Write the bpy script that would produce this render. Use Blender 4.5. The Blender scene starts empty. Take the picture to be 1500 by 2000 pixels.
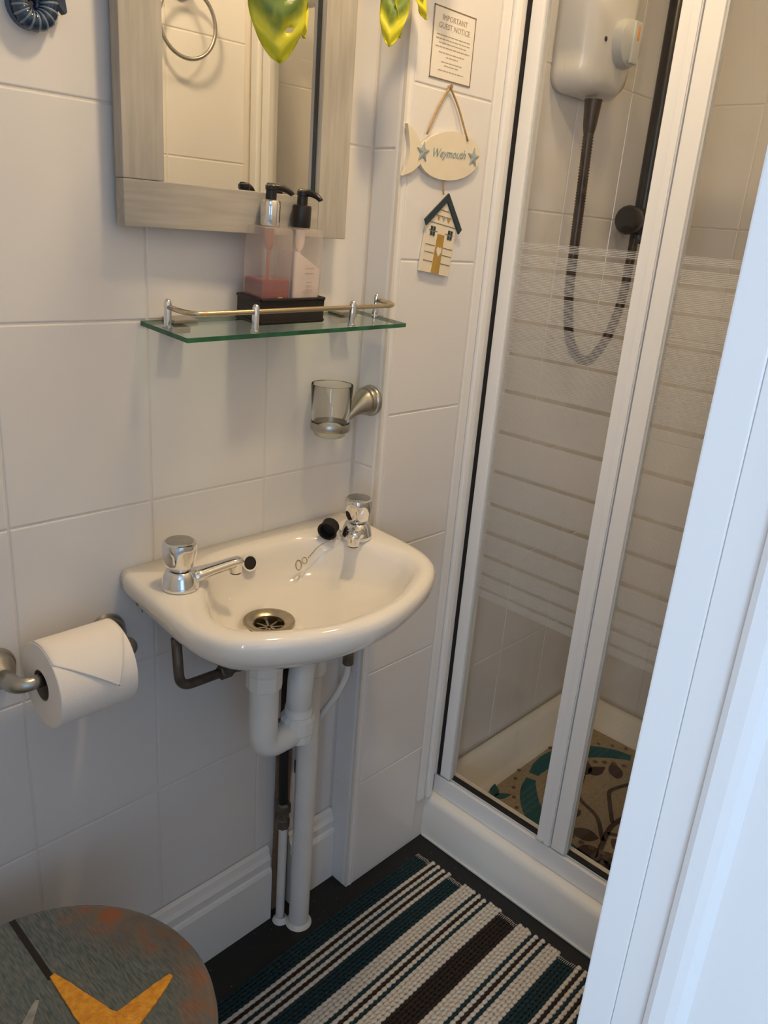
import bpy, bmesh, math, random
from mathutils import Vector, Matrix
random.seed(7)
PI = math.pi
S = bpy.context.scene
COL = S.collection

# ------------------------------------------------------------------ camera
RC = ((0.69564554, -0.7144407, 0.07517819), (-0.19343976, -0.28707176, -0.93817422), (0.69185138, 0.63809426, -0.33790143))
cam = bpy.data.cameras.new('camera'); camo = bpy.data.objects.new('camera', cam); COL.objects.link(camo)
r, dn, fw = (Vector(v).normalized() for v in RC)
camo.matrix_world = Matrix(((r.x, -dn.x, -fw.x, 0.0), (r.y, -dn.y, -fw.y, -0.962), (r.z, -dn.z, -fw.z, 1.313), (0, 0, 0, 1)))
cam.sensor_fit = 'VERTICAL'; cam.sensor_height = 24.0; cam.sensor_width = 18.0
cam.lens = 1558.0 / 2000 * 24; cam.clip_start = 0.02
S.camera = camo
# ------------------------------------------------------------------ world, daylight, exposure
W = bpy.data.worlds.new('sky'); S.world = W; W.use_nodes = True
W.node_tree.nodes['Background'].inputs[0].default_value = (0.55, 0.72, 1.0, 1)
W.node_tree.nodes['Background'].inputs[1].default_value = 0.6
sun = bpy.data.lights.new('window_daylight', 'AREA'); sun.shape = 'RECTANGLE'; sun.size = 1.1; sun.size_y = 1.2
sun.energy = 56; sun.color = (0.60, 0.77, 1.0)
suno = bpy.data.objects.new('window_daylight', sun); COL.objects.link(suno)
suno.location = (-1.84, -1.95, 1.5); suno.rotation_euler = (PI / 2, 0, -PI / 2)   # in the bedroom window, shining into the room (+x)
fill = bpy.data.lights.new('added_back_fill', 'AREA'); fill.shape = 'RECTANGLE'; fill.size = 1.1; fill.size_y = 1.2
fill.energy = 5; fill.color = (0.40, 0.68, 1.0)
fillo = bpy.data.objects.new('added_back_fill', fill); COL.objects.link(fillo)
fillo.location = (-0.75, -3.58, 1.5); fillo.rotation_euler = (PI / 2, 0, 0)     # cool fill for the sink wall, set in an added back window, shining +y
LAMPS = ((0.70, -0.42, 124.0, 'round ceiling lamp with glowing warm diffuser nearer the toilet'), (1.18, -0.40, 46.0, 'round ceiling lamp with glowing warm diffuser nearer the shower'))
LAMP_COLOR = (1.0, 0.73, 0.41)
VS = S.view_settings
VS.view_transform = 'Standard'; VS.look = 'None'; VS.gamma = 1; VS.use_curve_mapping = False
VS.exposure = 0.0

# ------------------------------------------------------------------ materials
def mat(name, col, rough=0.5, metal=0.0, noise=0.0, nscale=30, bump=0.0, bscale=200, spec=0.5, trans=0.0, ior=1.45, coat=0.0, col2=None, stretch=None, sss=0.0):
    m = bpy.data.materials.new(name); m.use_nodes = True
    nt = m.node_tree; b = nt.nodes['Principled BSDF']
    b.inputs['Base Color'].default_value = (*col, 1); b.inputs['Roughness'].default_value = rough
    b.inputs['Metallic'].default_value = metal; b.inputs['Specular IOR Level'].default_value = spec
    b.inputs['Transmission Weight'].default_value = trans; b.inputs['IOR'].default_value = ior
    b.inputs['Coat Weight'].default_value = coat
    if noise or bump or col2:
        tc = nt.nodes.new('ShaderNodeTexCoord'); mp = nt.nodes.new('ShaderNodeMapping')
        nt.links.new(tc.outputs['Object'], mp.inputs['Vector'])
        if stretch: mp.inputs['Scale'].default_value = stretch
    if noise or col2:
        n = nt.nodes.new('ShaderNodeTexNoise'); n.inputs['Scale'].default_value = nscale; n.inputs['Detail'].default_value = 5
        nt.links.new(mp.outputs[0], n.inputs['Vector'])
        rp = nt.nodes.new('ShaderNodeValToRGB')
        c2 = col2 or tuple(c * (1 - noise) for c in col)
        rp.color_ramp.elements[0].position = 0.35; rp.color_ramp.elements[1].position = 0.65
        rp.color_ramp.elements[0].color = (*c2, 1); rp.color_ramp.elements[1].color = (*col, 1)
        nt.links.new(n.outputs['Fac'], rp.inputs[0]); nt.links.new(rp.outputs[0], b.inputs['Base Color'])
    if bump:
        n2 = nt.nodes.new('ShaderNodeTexNoise'); n2.inputs['Scale'].default_value = bscale
        nt.links.new(mp.outputs[0], n2.inputs['Vector'])
        bp = nt.nodes.new('ShaderNodeBump'); bp.inputs['Strength'].default_value = bump; bp.inputs['Distance'].default_value = 0.002
        nt.links.new(n2.outputs['Fac'], bp.inputs['Height']); nt.links.new(bp.outputs[0], b.inputs['Normal'])
    return m

def thin_glass(name, tint=(1, 1, 1), refl=1.0, body=None, bodyfac=0.0):
    m = bpy.data.materials.new(name); m.use_nodes = True; nt = m.node_tree; nt.nodes.clear()
    out = nt.nodes.new('ShaderNodeOutputMaterial'); tr = nt.nodes.new('ShaderNodeBsdfTransparent'); gl = nt.nodes.new('ShaderNodeBsdfGlossy')
    fr = nt.nodes.new('ShaderNodeFresnel'); fr.inputs['IOR'].default_value = 1.45
    tr.inputs[0].default_value = (*tint, 1); gl.inputs['Roughness'].default_value = 0.02
    base = tr.outputs[0]
    if body:
        df = nt.nodes.new('ShaderNodeBsdfDiffuse'); df.inputs[0].default_value = (*body, 1)
        m0 = nt.nodes.new('ShaderNodeMixShader'); m0.inputs[0].default_value = bodyfac
        nt.links.new(tr.outputs[0], m0.inputs[1]); nt.links.new(df.outputs[0], m0.inputs[2]); base = m0.outputs[0]
    mx = nt.nodes.new('ShaderNodeMixShader')
    mu = nt.nodes.new('ShaderNodeMath'); mu.operation = 'MULTIPLY'; mu.inputs[1].default_value = refl
    gb = nt.nodes.new('ShaderNodeNewGeometry'); iv = nt.nodes.new('ShaderNodeMath'); iv.operation = 'SUBTRACT'; iv.inputs[0].default_value = 1.0
    nt.links.new(gb.outputs['Backfacing'], iv.inputs[1])          # only the outer surface of a pane mirrors, the exit face lets the light out
    m3 = nt.nodes.new('ShaderNodeMath'); m3.operation = 'MULTIPLY'; nt.links.new(mu.outputs[0], m3.inputs[0]); nt.links.new(iv.outputs[0], m3.inputs[1])
    nt.links.new(fr.outputs[0], mu.inputs[0]); nt.links.new(m3.outputs[0], mx.inputs[0])
    nt.links.new(base, mx.inputs[1]); nt.links.new(gl.outputs[0], mx.inputs[2]); nt.links.new(mx.outputs[0], out.inputs[0])
    return m

GAPS = [1.285, 1.258, 1.217, 1.167, 1.107, 1.038, 0.961, 0.882, 0.816, 0.756, 0.706, 0.667, 0.636]
def striped_glass():
    m = thin_glass('shower_glass', (0.965, 0.955, 0.93), 1.0); nt = m.node_tree
    mx = [n for n in nt.nodes if n.type == 'MIX_SHADER'][-1]; out = [n for n in nt.nodes if n.type == 'OUTPUT_MATERIAL'][0]
    geo = nt.nodes.new('ShaderNodeNewGeometry'); sx = nt.nodes.new('ShaderNodeSeparateXYZ'); nt.links.new(geo.outputs['Position'], sx.inputs[0])
    mr = nt.nodes.new('ShaderNodeMapRange'); mr.inputs['From Min'].default_value = 0.55; mr.inputs['From Max'].default_value = 1.35
    nt.links.new(sx.outputs['Z'], mr.inputs['Value'])
    rp = nt.nodes.new('ShaderNodeValToRGB'); cr = rp.color_ramp; cr.interpolation = 'CONSTANT'
    stops = [(0.618, 1)]
    for g in sorted(GAPS): stops += [(g - 0.0035, 0), (g + 0.0035, 1)]
    stops += [(1.303, 0)]
    cr.elements[0].position = 0; cr.elements[0].color = (0, 0, 0, 1)
    cr.elements.remove(cr.elements[1])
    for z, v in stops:
        e = cr.elements.new((z - 0.55) / 0.8); e.color = (v, v, v, 1)
    nt.links.new(mr.outputs[0], rp.inputs[0])
    f = nt.nodes.new('ShaderNodeMath'); f.operation = 'MULTIPLY'; f.inputs[1].default_value = 1 / 0.0026; nt.links.new(sx.outputs['Z'], f.inputs[0])
    fr = nt.nodes.new('ShaderNodeMath'); fr.operation = 'FRACT'; nt.links.new(f.outputs[0], fr.inputs[0])
    lt = nt.nodes.new('ShaderNodeMath'); lt.operation = 'LESS_THAN'; lt.inputs[1].default_value = 0.5; nt.links.new(fr.outputs[0], lt.inputs[0])
    mu = nt.nodes.new('ShaderNodeMath'); mu.operation = 'MULTIPLY'; nt.links.new(rp.outputs[0], mu.inputs[0]); nt.links.new(lt.outputs[0], mu.inputs[1])
    mu2 = nt.nodes.new('ShaderNodeMath'); mu2.operation = 'MULTIPLY'; mu2.inputs[1].default_value = 0.5; nt.links.new(mu.outputs[0], mu2.inputs[0])
    df = nt.nodes.new('ShaderNodeBsdfDiffuse'); df.inputs[0].default_value = (0.8, 0.8, 0.8, 1)
    tl = nt.nodes.new('ShaderNodeBsdfTranslucent'); tl.inputs[0].default_value = (0.8, 0.8, 0.8, 1)
    ad = nt.nodes.new('ShaderNodeMixShader'); ad.inputs[0].default_value = 0.45
    nt.links.new(df.outputs[0], ad.inputs[1]); nt.links.new(tl.outputs[0], ad.inputs[2])
    m2 = nt.nodes.new('ShaderNodeMixShader'); nt.links.new(mu2.outputs[0], m2.inputs[0])
    nt.links.new(mx.outputs[0], m2.inputs[1]); nt.links.new(ad.outputs[0], m2.inputs[2]); nt.links.new(m2.outputs[0], out.inputs[0])
    return m

def perforated():
    m = bpy.data.materials.new('perforated_black_metal'); m.use_nodes = True; nt = m.node_tree
    b = nt.nodes['Principled BSDF']; b.inputs['Base Color'].default_value = (0.02, 0.015, 0.015, 1); b.inputs['Roughness'].default_value = 0.5
    tc = nt.nodes.new('ShaderNodeNewGeometry'); vo = nt.nodes.new('ShaderNodeTexVoronoi'); vo.inputs['Randomness'].default_value = 0; vo.inputs['Scale'].default_value = 330
    nt.links.new(tc.outputs['Position'], vo.inputs['Vector'])
    lt = nt.nodes.new('ShaderNodeMath'); lt.operation = 'LESS_THAN'; lt.inputs[1].default_value = 0.36; nt.links.new(vo.outputs['Distance'], lt.inputs[0])
    tr = nt.nodes.new('ShaderNodeBsdfTransparent'); mx = nt.nodes.new('ShaderNodeMixShader'); out = nt.nodes['Material Output']
    nt.links.new(lt.outputs[0], mx.inputs[0]); nt.links.new(b.outputs[0], mx.inputs[1]); nt.links.new(tr.outputs[0], mx.inputs[2]); nt.links.new(mx.outputs[0], out.inputs[0])
    return m

def floor_mat():
    m = mat('black_vinyl', (0.008, 0.0075, 0.007), 0.45); nt = m.node_tree; b = nt.nodes['Principled BSDF']
    tc = nt.nodes.new('ShaderNodeTexCoord'); vo = nt.nodes.new('ShaderNodeTexVoronoi'); vo.inputs['Scale'].default_value = 130
    nt.links.new(tc.outputs['Object'], vo.inputs['Vector'])
    lt = nt.nodes.new('ShaderNodeMath'); lt.operation = 'LESS_THAN'; lt.inputs[1].default_value = 0.10; nt.links.new(vo.outputs['Distance'], lt.inputs[0])
    sp = nt.nodes.new('ShaderNodeSeparateColor'); nt.links.new(vo.outputs['Color'], sp.inputs[0])
    gt = nt.nodes.new('ShaderNodeMath'); gt.operation = 'GREATER_THAN'; gt.inputs[1].default_value = 0.82; nt.links.new(sp.outputs[0], gt.inputs[0])
    mu = nt.nodes.new('ShaderNodeMath'); mu.operation = 'MULTIPLY'; nt.links.new(lt.outputs[0], mu.inputs[0]); nt.links.new(gt.outputs[0], mu.inputs[1])
    mx = nt.nodes.new('ShaderNodeMix'); mx.data_type = 'RGBA'; mx.inputs[6].default_value = (0.008, 0.0075, 0.007, 1); mx.inputs[7].default_value = (0.30, 0.28, 0.24, 1)
    nt.links.new(mu.outputs[0], mx.inputs[0]); nt.links.new(mx.outputs[2], b.inputs['Base Color'])
    return m

def lid_mat():
    # weathered painted planks under clear resin: teal grey with rusty patches
    m = mat('weathered_plank_print', (0.1, 0.12, 0.12), 0.12, coat=0.3); nt = m.node_tree; b = nt.nodes['Principled BSDF']
    tc = nt.nodes.new('ShaderNodeNewGeometry')
    def ns(scale, sc, detail=6):
        mp = nt.nodes.new('ShaderNodeMapping'); mp.inputs['Scale'].default_value = sc; nt.links.new(tc.outputs['Position'], mp.inputs[0])
        n = nt.nodes.new('ShaderNodeTexNoise'); n.inputs['Scale'].default_value = scale; n.inputs['Detail'].default_value = detail; nt.links.new(mp.outputs[0], n.inputs['Vector'])
        return n.outputs['Fac']
    def ramp(f, els):
        rp = nt.nodes.new('ShaderNodeValToRGB'); cr = rp.color_ramp
        cr.elements[0].position = els[0][0]; cr.elements[0].color = (*els[0][1], 1); cr.elements[1].position = els[-1][0]; cr.elements[1].color = (*els[-1][1], 1)
        for p, c in els[1:-1]: e = cr.elements.new(p); e.color = (*c, 1)
        nt.links.new(f, rp.inputs[0]); return rp.outputs[0]
    grain = ramp(ns(90, (5, 0.8, 1)), [(0.3, (0.060, 0.085, 0.090)), (0.5, (0.115, 0.135, 0.135)), (0.7, (0.18, 0.175, 0.15))])
    rust = ramp(ns(26, (1, 1, 1)), [(0.35, (0.27, 0.105, 0.045)), (0.5, (0.17, 0.13, 0.10)), (0.6, (0.13, 0.12, 0.11)), (0.68, (0.20, 0.10, 0.06))])
    sx = nt.nodes.new('ShaderNodeSeparateXYZ'); nt.links.new(tc.outputs['Position'], sx.inputs[0])
    n3 = ns(9, (1, 1, 1), 4)
    a = nt.nodes.new('ShaderNodeMath'); a.operation = 'MULTIPLY_ADD'; a.inputs[1].default_value = 0.30; nt.links.new(n3, a.inputs[0]); nt.links.new(sx.outputs['X'], a.inputs[2])
    k = nt.nodes.new('ShaderNodeMapRange'); k.inputs['From Min'].default_value = 0.495; k.inputs['From Max'].default_value = 0.585; nt.links.new(a.outputs[0], k.inputs['Value'])
    mx = nt.nodes.new('ShaderNodeMix'); mx.data_type = 'RGBA'; nt.links.new(k.outputs[0], mx.inputs[0]); nt.links.new(grain, mx.inputs[6]); nt.links.new(rust, mx.inputs[7])
    nt.links.new(mx.outputs[2], b.inputs['Base Color'])
    return m

def leaf_mat():
    m = mat('variegated_leaf', (0.12, 0.28, 0.02), 0.45); nt = m.node_tree; b = nt.nodes['Principled BSDF']
    b.inputs['Subsurface Weight'].default_value = 0.0
    tc = nt.nodes.new('ShaderNodeTexCoord'); sx = nt.nodes.new('ShaderNodeSeparateXYZ'); nt.links.new(tc.outputs['UV'], sx.inputs[0])
    n = nt.nodes.new('ShaderNodeTexNoise'); n.inputs['Scale'].default_value = 4; nt.links.new(tc.outputs['UV'], n.inputs['Vector'])
    a = nt.nodes.new('ShaderNodeMath'); a.operation = 'MULTIPLY_ADD'; a.inputs[1].default_value = 0.5; nt.links.new(n.outputs['Fac'], a.inputs[0]); nt.links.new(sx.outputs['Y'], a.inputs[2])
    ab = nt.nodes.new('ShaderNodeMath'); ab.operation = 'SUBTRACT'; ab.inputs[1].default_value = 0.5; nt.links.new(sx.outputs['X'], ab.inputs[0])
    ab2 = nt.nodes.new('ShaderNodeMath'); ab2.operation = 'ABSOLUTE'; nt.links.new(ab.outputs[0], ab2.inputs[0])
    a2 = nt.nodes.new('ShaderNodeMath'); a2.operation = 'MULTIPLY_ADD'; a2.inputs[1].default_value = 0.45; nt.links.new(ab2.outputs[0], a2.inputs[0]); nt.links.new(a.outputs[0], a2.inputs[2])
    rp = nt.nodes.new('ShaderNodeValToRGB'); cr = rp.color_ramp
    cr.elements[0].position = 0.74; cr.elements[0].color = (0.16, 0.24, 0.04, 1); cr.elements[1].position = 0.98; cr.elements[1].color = (0.62, 0.58, 0.02, 1)
    nt.links.new(a2.outputs[0], rp.inputs[0]); nt.links.new(rp.outputs[0], b.inputs['Base Color'])
    return m

M = {}
M['tile'] = mat('white_glazed_tile', (0.76, 0.745, 0.745), 0.16, noise=0.03, nscale=3, bump=0.02, bscale=14)
M['grout'] = mat('grout', (0.72, 0.68, 0.63), 0.9, bump=0.2)
M['paint'] = mat('wall_paint', (0.78, 0.77, 0.75), 0.7, bump=0.05)
M['bedpaint'] = mat('bedroom_paint', (0.74, 0.75, 0.76), 0.8, bump=0.05)
M['carpet'] = mat('bedroom_carpet', (0.35, 0.31, 0.27), 0.95, noise=0.3, nscale=150)
M['gloss'] = mat('white_gloss_paint', (0.80, 0.80, 0.80), 0.32, bump=0.04, bscale=20)
M['upvc'] = mat('white_frame_enamel', (0.80, 0.79, 0.78), 0.28, bump=0.01)
M['seal'] = mat('black_rubber', (0.012, 0.010, 0.009), 0.7, bump=0.05)
M['ceramic'] = mat('cream_white_ceramic', (0.83, 0.79, 0.73), 0.08, noise=0.02, nscale=4, coat=0.3)
M['tray'] = mat('shower_tray_acrylic', (0.78, 0.77, 0.74), 0.25, bump=0.01)
M['chrome'] = mat('chrome', (0.80, 0.80, 0.80), 0.06, 1.0, noise=0.02)
M['pewter'] = mat('brushed_pewter', (0.47, 0.45, 0.40), 0.32, 1.0, noise=0.1, nscale=80)
M['brass'] = mat('satin_brass', (0.62, 0.52, 0.36), 0.25, 1.0, noise=0.05)
M['steel'] = mat('drain_steel', (0.55, 0.48, 0.36), 0.3, 1.0, noise=0.25, nscale=60)
M['copper'] = mat('tarnished_copper', (0.17, 0.14, 0.115), 0.45, 0.5, noise=0.4, nscale=70)
M['plastic'] = mat('white_pipe_plastic', (0.74, 0.73, 0.71), 0.35, noise=0.05, nscale=20)
M['black'] = mat('black_plastic', (0.014, 0.012, 0.012), 0.28, noise=0.05)
M['blackmatt'] = mat('black_pipe_insulation', (0.012, 0.012, 0.013), 0.7, bump=0.2)
M['brown'] = mat('dark_brown_plastic', (0.028, 0.016, 0.011), 0.35, noise=0.2)
M['woodV'] = mat('grey_washed_wood_upright', (0.47, 0.445, 0.40), 0.55, col2=(0.38, 0.355, 0.32), nscale=18, stretch=(6, 6, 0.5))
M['woodH'] = mat('grey_washed_wood_level', (0.47, 0.445, 0.40), 0.55, col2=(0.38, 0.355, 0.32), nscale=18, stretch=(0.5, 6, 6))
M['mirror'] = mat('mirror_silver', (0.88, 0.88, 0.86), 0.005, 1.0, noise=0.001)
M['mirrordark'] = mat('mirror_backing_and_shade', (0.03, 0.028, 0.022), 0.5, noise=0.1)  # mirror backing, also the painted shade line along the rebate
M['glass'] = thin_glass('clear_glass', (0.97, 0.985, 0.975))
M['cupglass'] = mat('tumbler_glass', (1.0, 1.0, 0.99), 0.0, trans=1.0, ior=1.40, noise=0.001)
M['cupbase'] = mat('tumbler_base_glass', (0.93, 0.97, 0.88), 0.0, trans=1.0, ior=1.45, noise=0.001)
M['shelf'] = thin_glass('shelf_glass', (0.90, 0.955, 0.92))
M['shelfedge'] = mat('green_glass_edge', (0.035, 0.17, 0.085), 0.15, noise=0.5, nscale=25)
M['bottle'] = thin_glass('bottle_plastic', (0.97, 0.95, 0.94), 1.0, (0.84, 0.77, 0.73), 0.19)
M['pink'] = mat('pink_soap', (0.26, 0.004, 0.008), 0.12, noise=0.15, nscale=30, coat=0.3)
M['pinktube'] = thin_glass('pink_tube', (0.85, 0.50, 0.47), 0.6, (0.6, 0.20, 0.17), 0.45)
M['lotion'] = mat('cream_lotion', (0.80, 0.70, 0.64), 0.45, noise=0.04, nscale=40)
M['print'] = mat('faded_print', (0.50, 0.38, 0.32), 0.6, noise=0.1)
M['gilt'] = mat('gilt_print', (0.75, 0.45, 0.25), 0.4, noise=0.1)
M['mesh'] = perforated()
M['paper'] = mat('tissue_paper', (0.84, 0.80, 0.76), 0.9, bump=0.15, bscale=300)
M['core'] = mat('cardboard_core', (0.22, 0.16, 0.12), 0.9, noise=0.1)
M['sheet'] = mat('laminated_paper', (0.78, 0.74, 0.68), 0.35, noise=0.01)
M['ink'] = mat('grey_ink', (0.42, 0.35, 0.28), 0.6, noise=0.1)
M['border'] = mat('brown_border_ink', (0.20, 0.15, 0.10), 0.5, noise=0.1)
M['cream'] = mat('cream_painted_wood', (0.78, 0.70, 0.56), 0.5, noise=0.05, nscale=30)
M['greyblue'] = mat('grey_blue_paint', (0.34, 0.40, 0.41), 0.5, noise=0.15, nscale=90)
M['navy'] = mat('navy_paint', (0.025, 0.045, 0.06), 0.5, noise=0.2, nscale=90)
M['mustard'] = mat('mustard_paint', (0.45, 0.28, 0.06), 0.5, noise=0.15, nscale=60)
M['hutline'] = mat('dark_line_paint', (0.20, 0.16, 0.11), 0.6, noise=0.1)
M['twine'] = mat('jute_twine', (0.50, 0.32, 0.13), 0.9, noise=0.3, nscale=300)
M['seahorse'] = mat('blue_glazed_pottery', (0.008, 0.018, 0.075), 0.18, col2=(0.014, 0.040, 0.085), nscale=60, coat=0.4)
M['seaband'] = mat('pale_blue_glaze', (0.20, 0.27, 0.33), 0.25, noise=0.3, nscale=120)
M['floor'] = floor_mat()
M['lid'] = lid_mat()
M['joint'] = mat('dark_plank_joint', (0.025, 0.018, 0.014), 0.2, noise=0.2)
M['starfish'] = mat('orange_starfish', (0.78, 0.36, 0.03), 0.5, col2=(0.62, 0.24, 0.015), nscale=120, bump=0.8, bscale=420)
M['paleshell'] = mat('pale_grey_shell', (0.32, 0.33, 0.31), 0.4, noise=0.4, nscale=90)
M['rugwhite'] = mat('cream_cotton', (0.66, 0.61, 0.54), 0.95, noise=0.2, nscale=300, bump=0.5, bscale=900)
M['rugteal'] = mat('dark_teal_cotton', (0.010, 0.035, 0.045), 0.95, noise=0.4, nscale=300, bump=0.5, bscale=900)
M['rugbrown'] = mat('dark_brown_cotton', (0.028, 0.017, 0.012), 0.95, noise=0.4, nscale=300, bump=0.5, bscale=900)
M['matbeige'] = mat('beige_mosaic_rubber', (0.42, 0.34, 0.23), 0.6, noise=0.25, nscale=220, bump=0.5, bscale=240)
M['matteal'] = mat('teal_mosaic_rubber', (0.02, 0.13, 0.16), 0.5, noise=0.4, nscale=220, bump=0.5, bscale=240)
M['matbrown'] = mat('brown_mosaic_rubber', (0.08, 0.05, 0.038), 0.5, noise=0.3, nscale=220, bump=0.5, bscale=240)
M['matrust'] = mat('rust_mosaic_rubber', (0.20, 0.11, 0.07), 0.5, noise=0.3, nscale=220, bump=0.5, bscale=240)
M['heater'] = mat('white_heater_plastic', (0.70, 0.69, 0.68), 0.2, noise=0.02)
M['knobgrey'] = mat('pale_grey_plastic', (0.55, 0.56, 0.55), 0.3, noise=0.05)
M['orange'] = mat('orange_marker', (0.75, 0.30, 0.05), 0.4, noise=0.1)
M['leaf'] = leaf_mat()
M['stem'] = mat('green_stem', (0.10, 0.16, 0.04), 0.5, noise=0.2)
M['pot'] = mat('white_planter', (0.75, 0.74, 0.72), 0.4, noise=0.03)
M['barewood'] = mat('bare_wood', (0.30, 0.20, 0.12), 0.8, noise=0.3, nscale=60)
M['caulk'] = mat('white_sealant', (0.72, 0.71, 0.68), 0.4, bump=0.1)
M['sg'] = striped_glass()

# ------------------------------------------------------------------ mesh helpers
MW = {}
def tag(o, label=None, cat=None, group=None, kind=None):
    if label: o['label'] = label
    if cat: o['category'] = cat
    if group: o['group'] = group
    if kind: o['kind'] = kind
    return o
def thing(name, label, cat, loc, rot=None, group=None):
    o = bpy.data.objects.new(name, None); COL.objects.link(o); o.empty_display_size = 0.02
    m = Matrix.Translation(loc) @ (rot or Matrix.Identity(4))
    o.matrix_world = m; MW[o.name] = m
    return tag(o, label, cat, group)
def obj(name, bm, m, parent=None, smooth=False, local=False, kind=None, label=None):
    """links bm as one object; vertices are given in world space (or in the thing's own space with local=True)"""
    me = bpy.data.meshes.new(name)
    bmesh.ops.recalc_face_normals(bm, faces=bm.faces)
    if parent is not None:
        pm = MW[parent.name]
        if local: w = pm.copy()
        else:
            bm.transform(pm.inverted()); w = pm.copy()
        # own origin at the centre of the piece
        xs = [v.co for v in bm.verts]
        c = Vector((sum(p.x for p in xs), sum(p.y for p in xs), sum(p.z for p in xs))) / len(xs)
        bm.transform(Matrix.Translation(-c)); L = Matrix.Translation(c)
    else:
        xs = [v.co for v in bm.verts]
        c = Vector(((min(p.x for p in xs) + max(p.x for p in xs)) / 2, (min(p.y for p in xs) + max(p.y for p in xs)) / 2, min(p.z for p in xs)))
        bm.transform(Matrix.Translation(-c)); L = Matrix.Translation(c); pm = Matrix.Identity(4)
    bm.to_mesh(me); bm.free()
    mm = m if isinstance(m, (list, tuple)) else [m]
    for q in mm: me.materials.append(M[q] if isinstance(q, str) else q)
    if smooth:
        for p in me.polygons: p.use_smooth = True
        if smooth == 'auto':
            try: me.set_sharp_from_angle(angle=math.radians(40))
            except Exception: pass
    o = bpy.data.objects.new(name, me); COL.objects.link(o)
    if parent is not None: o.parent = parent
    o.matrix_local = L
    MW[o.name] = pm @ L
    if kind: o['kind'] = kind
    if label: o['label'] = label
    return o
def box(bm, x0, x1, y0, y1, z0, z1, bev=0.0, seg=2, mtx=None):
    r_ = bmesh.ops.create_cube(bm, size=1)
    vs = r_['verts']
    for v in vs:
        v.co = Vector((x0 if v.co.x < 0 else x1, y0 if v.co.y < 0 else y1, z0 if v.co.z < 0 else z1))
    if bev:
        es = list({e for v in vs for e in v.link_edges})
        rr = bmesh.ops.bevel(bm, geom=es, offset=bev, segments=seg, profile=0.6, affect='EDGES')
        vs = list({v for f in rr['faces'] for v in f.verts} | {v for v in vs if v.is_valid})
    if mtx is not None: bmesh.ops.transform(bm, matrix=mtx, verts=[v for v in vs if v.is_valid])
    return bm
def B(*a, **k): return box(bmesh.new(), *a, **k)
def rings(bm, R, cap0=True, cap1=True, closed=True, mi=None):
    V = [[bm.verts.new(p) for p in ring] for ring in R]
    n = len(R[0])
    for i in range(len(V) - 1):
        for j in range(n if closed else n - 1):
            f = bm.faces.new((V[i][j], V[i][(j + 1) % n], V[i + 1][(j + 1) % n], V[i + 1][j]))
            if mi: f.material_index = mi(i, j)
    if cap0: bm.faces.new(V[0])
    if cap1: bm.faces.new(V[-1][::-1])
    return bm
def lathe(prof, seg=32, mtx=None, bm=None, cap0=True, cap1=True):
    bm = bm or bmesh.new(); m = mtx or Matrix.Identity(4)
    R = []
    for rr, z in prof:
        R.append([m @ Vector((max(rr, 1e-5) * math.cos(2 * PI * k / seg), max(rr, 1e-5) * math.sin(2 * PI * k / seg), z)) for k in range(seg)])
    return rings(bm, R, cap0, cap1)
def axis_m(p, d):
    d = Vector(d).normalized()
    return Matrix.Translation(p) @ d.to_track_quat('Z', 'Y').to_matrix().to_4x4()
def catmull(P, n=8):
    P = [Vector(p) for p in P]; Q = [P[0] * 2 - P[1]] + P + [P[-1] * 2 - P[-2]]; out = []
    for i in range(1, len(Q) - 2):
        for k in range(n):
            t = k / n; a, b, c, d = Q[i - 1], Q[i], Q[i + 1], Q[i + 2]
            out.append(0.5 * ((2 * b) + (c - a) * t + (2 * a - 5 * b + 4 * c - d) * t * t + (3 * b - a - 3 * c + d) * t ** 3))
    out.append(P[-1]); return out
def fillet(P, rad, n=6):
    P = [Vector(p) for p in P]; out = [P[0]]
    for i in range(1, len(P) - 1):
        a = (P[i - 1] - P[i]); b = (P[i + 1] - P[i]); la, lb = a.length, b.length
        q = min(rad, la * .49, lb * .49); A = P[i] + a / la * q; Bq = P[i] + b / lb * q
        for k in range(n + 1):
            t = k / n; out.append((1 - t) ** 2 * A + 2 * t * (1 - t) * P[i] + t * t * Bq)
    out.append(P[-1]); return out
def tube(P, rad, seg=12, bm=None, caps=True):
    bm = bm or bmesh.new(); P = [Vector(p) for p in P]; n = len(P); R = []; up = None
    for i, p in enumerate(P):
        t = (P[min(i + 1, n - 1)] - P[max(i - 1, 0)]).normalized()
        if up is None: up = Vector((0, 0, 1)) if abs(t.z) < .9 else Vector((1, 0, 0))
        s = t.cross(up).normalized(); up = s.cross(t).normalized()
        rr = rad(i / (n - 1)) if callable(rad) else rad
        R.append([p + (s * math.cos(2 * PI * k / seg) + up * math.sin(2 * PI * k / seg)) * rr for k in range(seg)])
    return rings(bm, R, caps, caps)
def prism(poly, mtx, d, bm=None, bev=0.0):
    """poly in the local XY plane extruded along local +Z by d"""
    bm = bm or bmesh.new()
    if bev:
        c = Vector((sum(p[0] for p in poly) / len(poly), sum(p[1] for p in poly) / len(poly), 0))
        def sh(p, q):
            v = Vector((p[0], p[1], 0)); e = (c - v); return v + e.normalized() * q
        R = [[mtx @ Vector((p[0], p[1], 0)) for p in poly], [mtx @ (Vector((p[0], p[1], d - bev))) for p in poly], [mtx @ (sh(p, bev) + Vector((0, 0, d))) for p in poly]]
    else:
        R = [[mtx @ Vector((p[0], p[1], 0)) for p in poly], [mtx @ Vector((p[0], p[1], d)) for p in poly]]
    return rings(bm, R)
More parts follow.
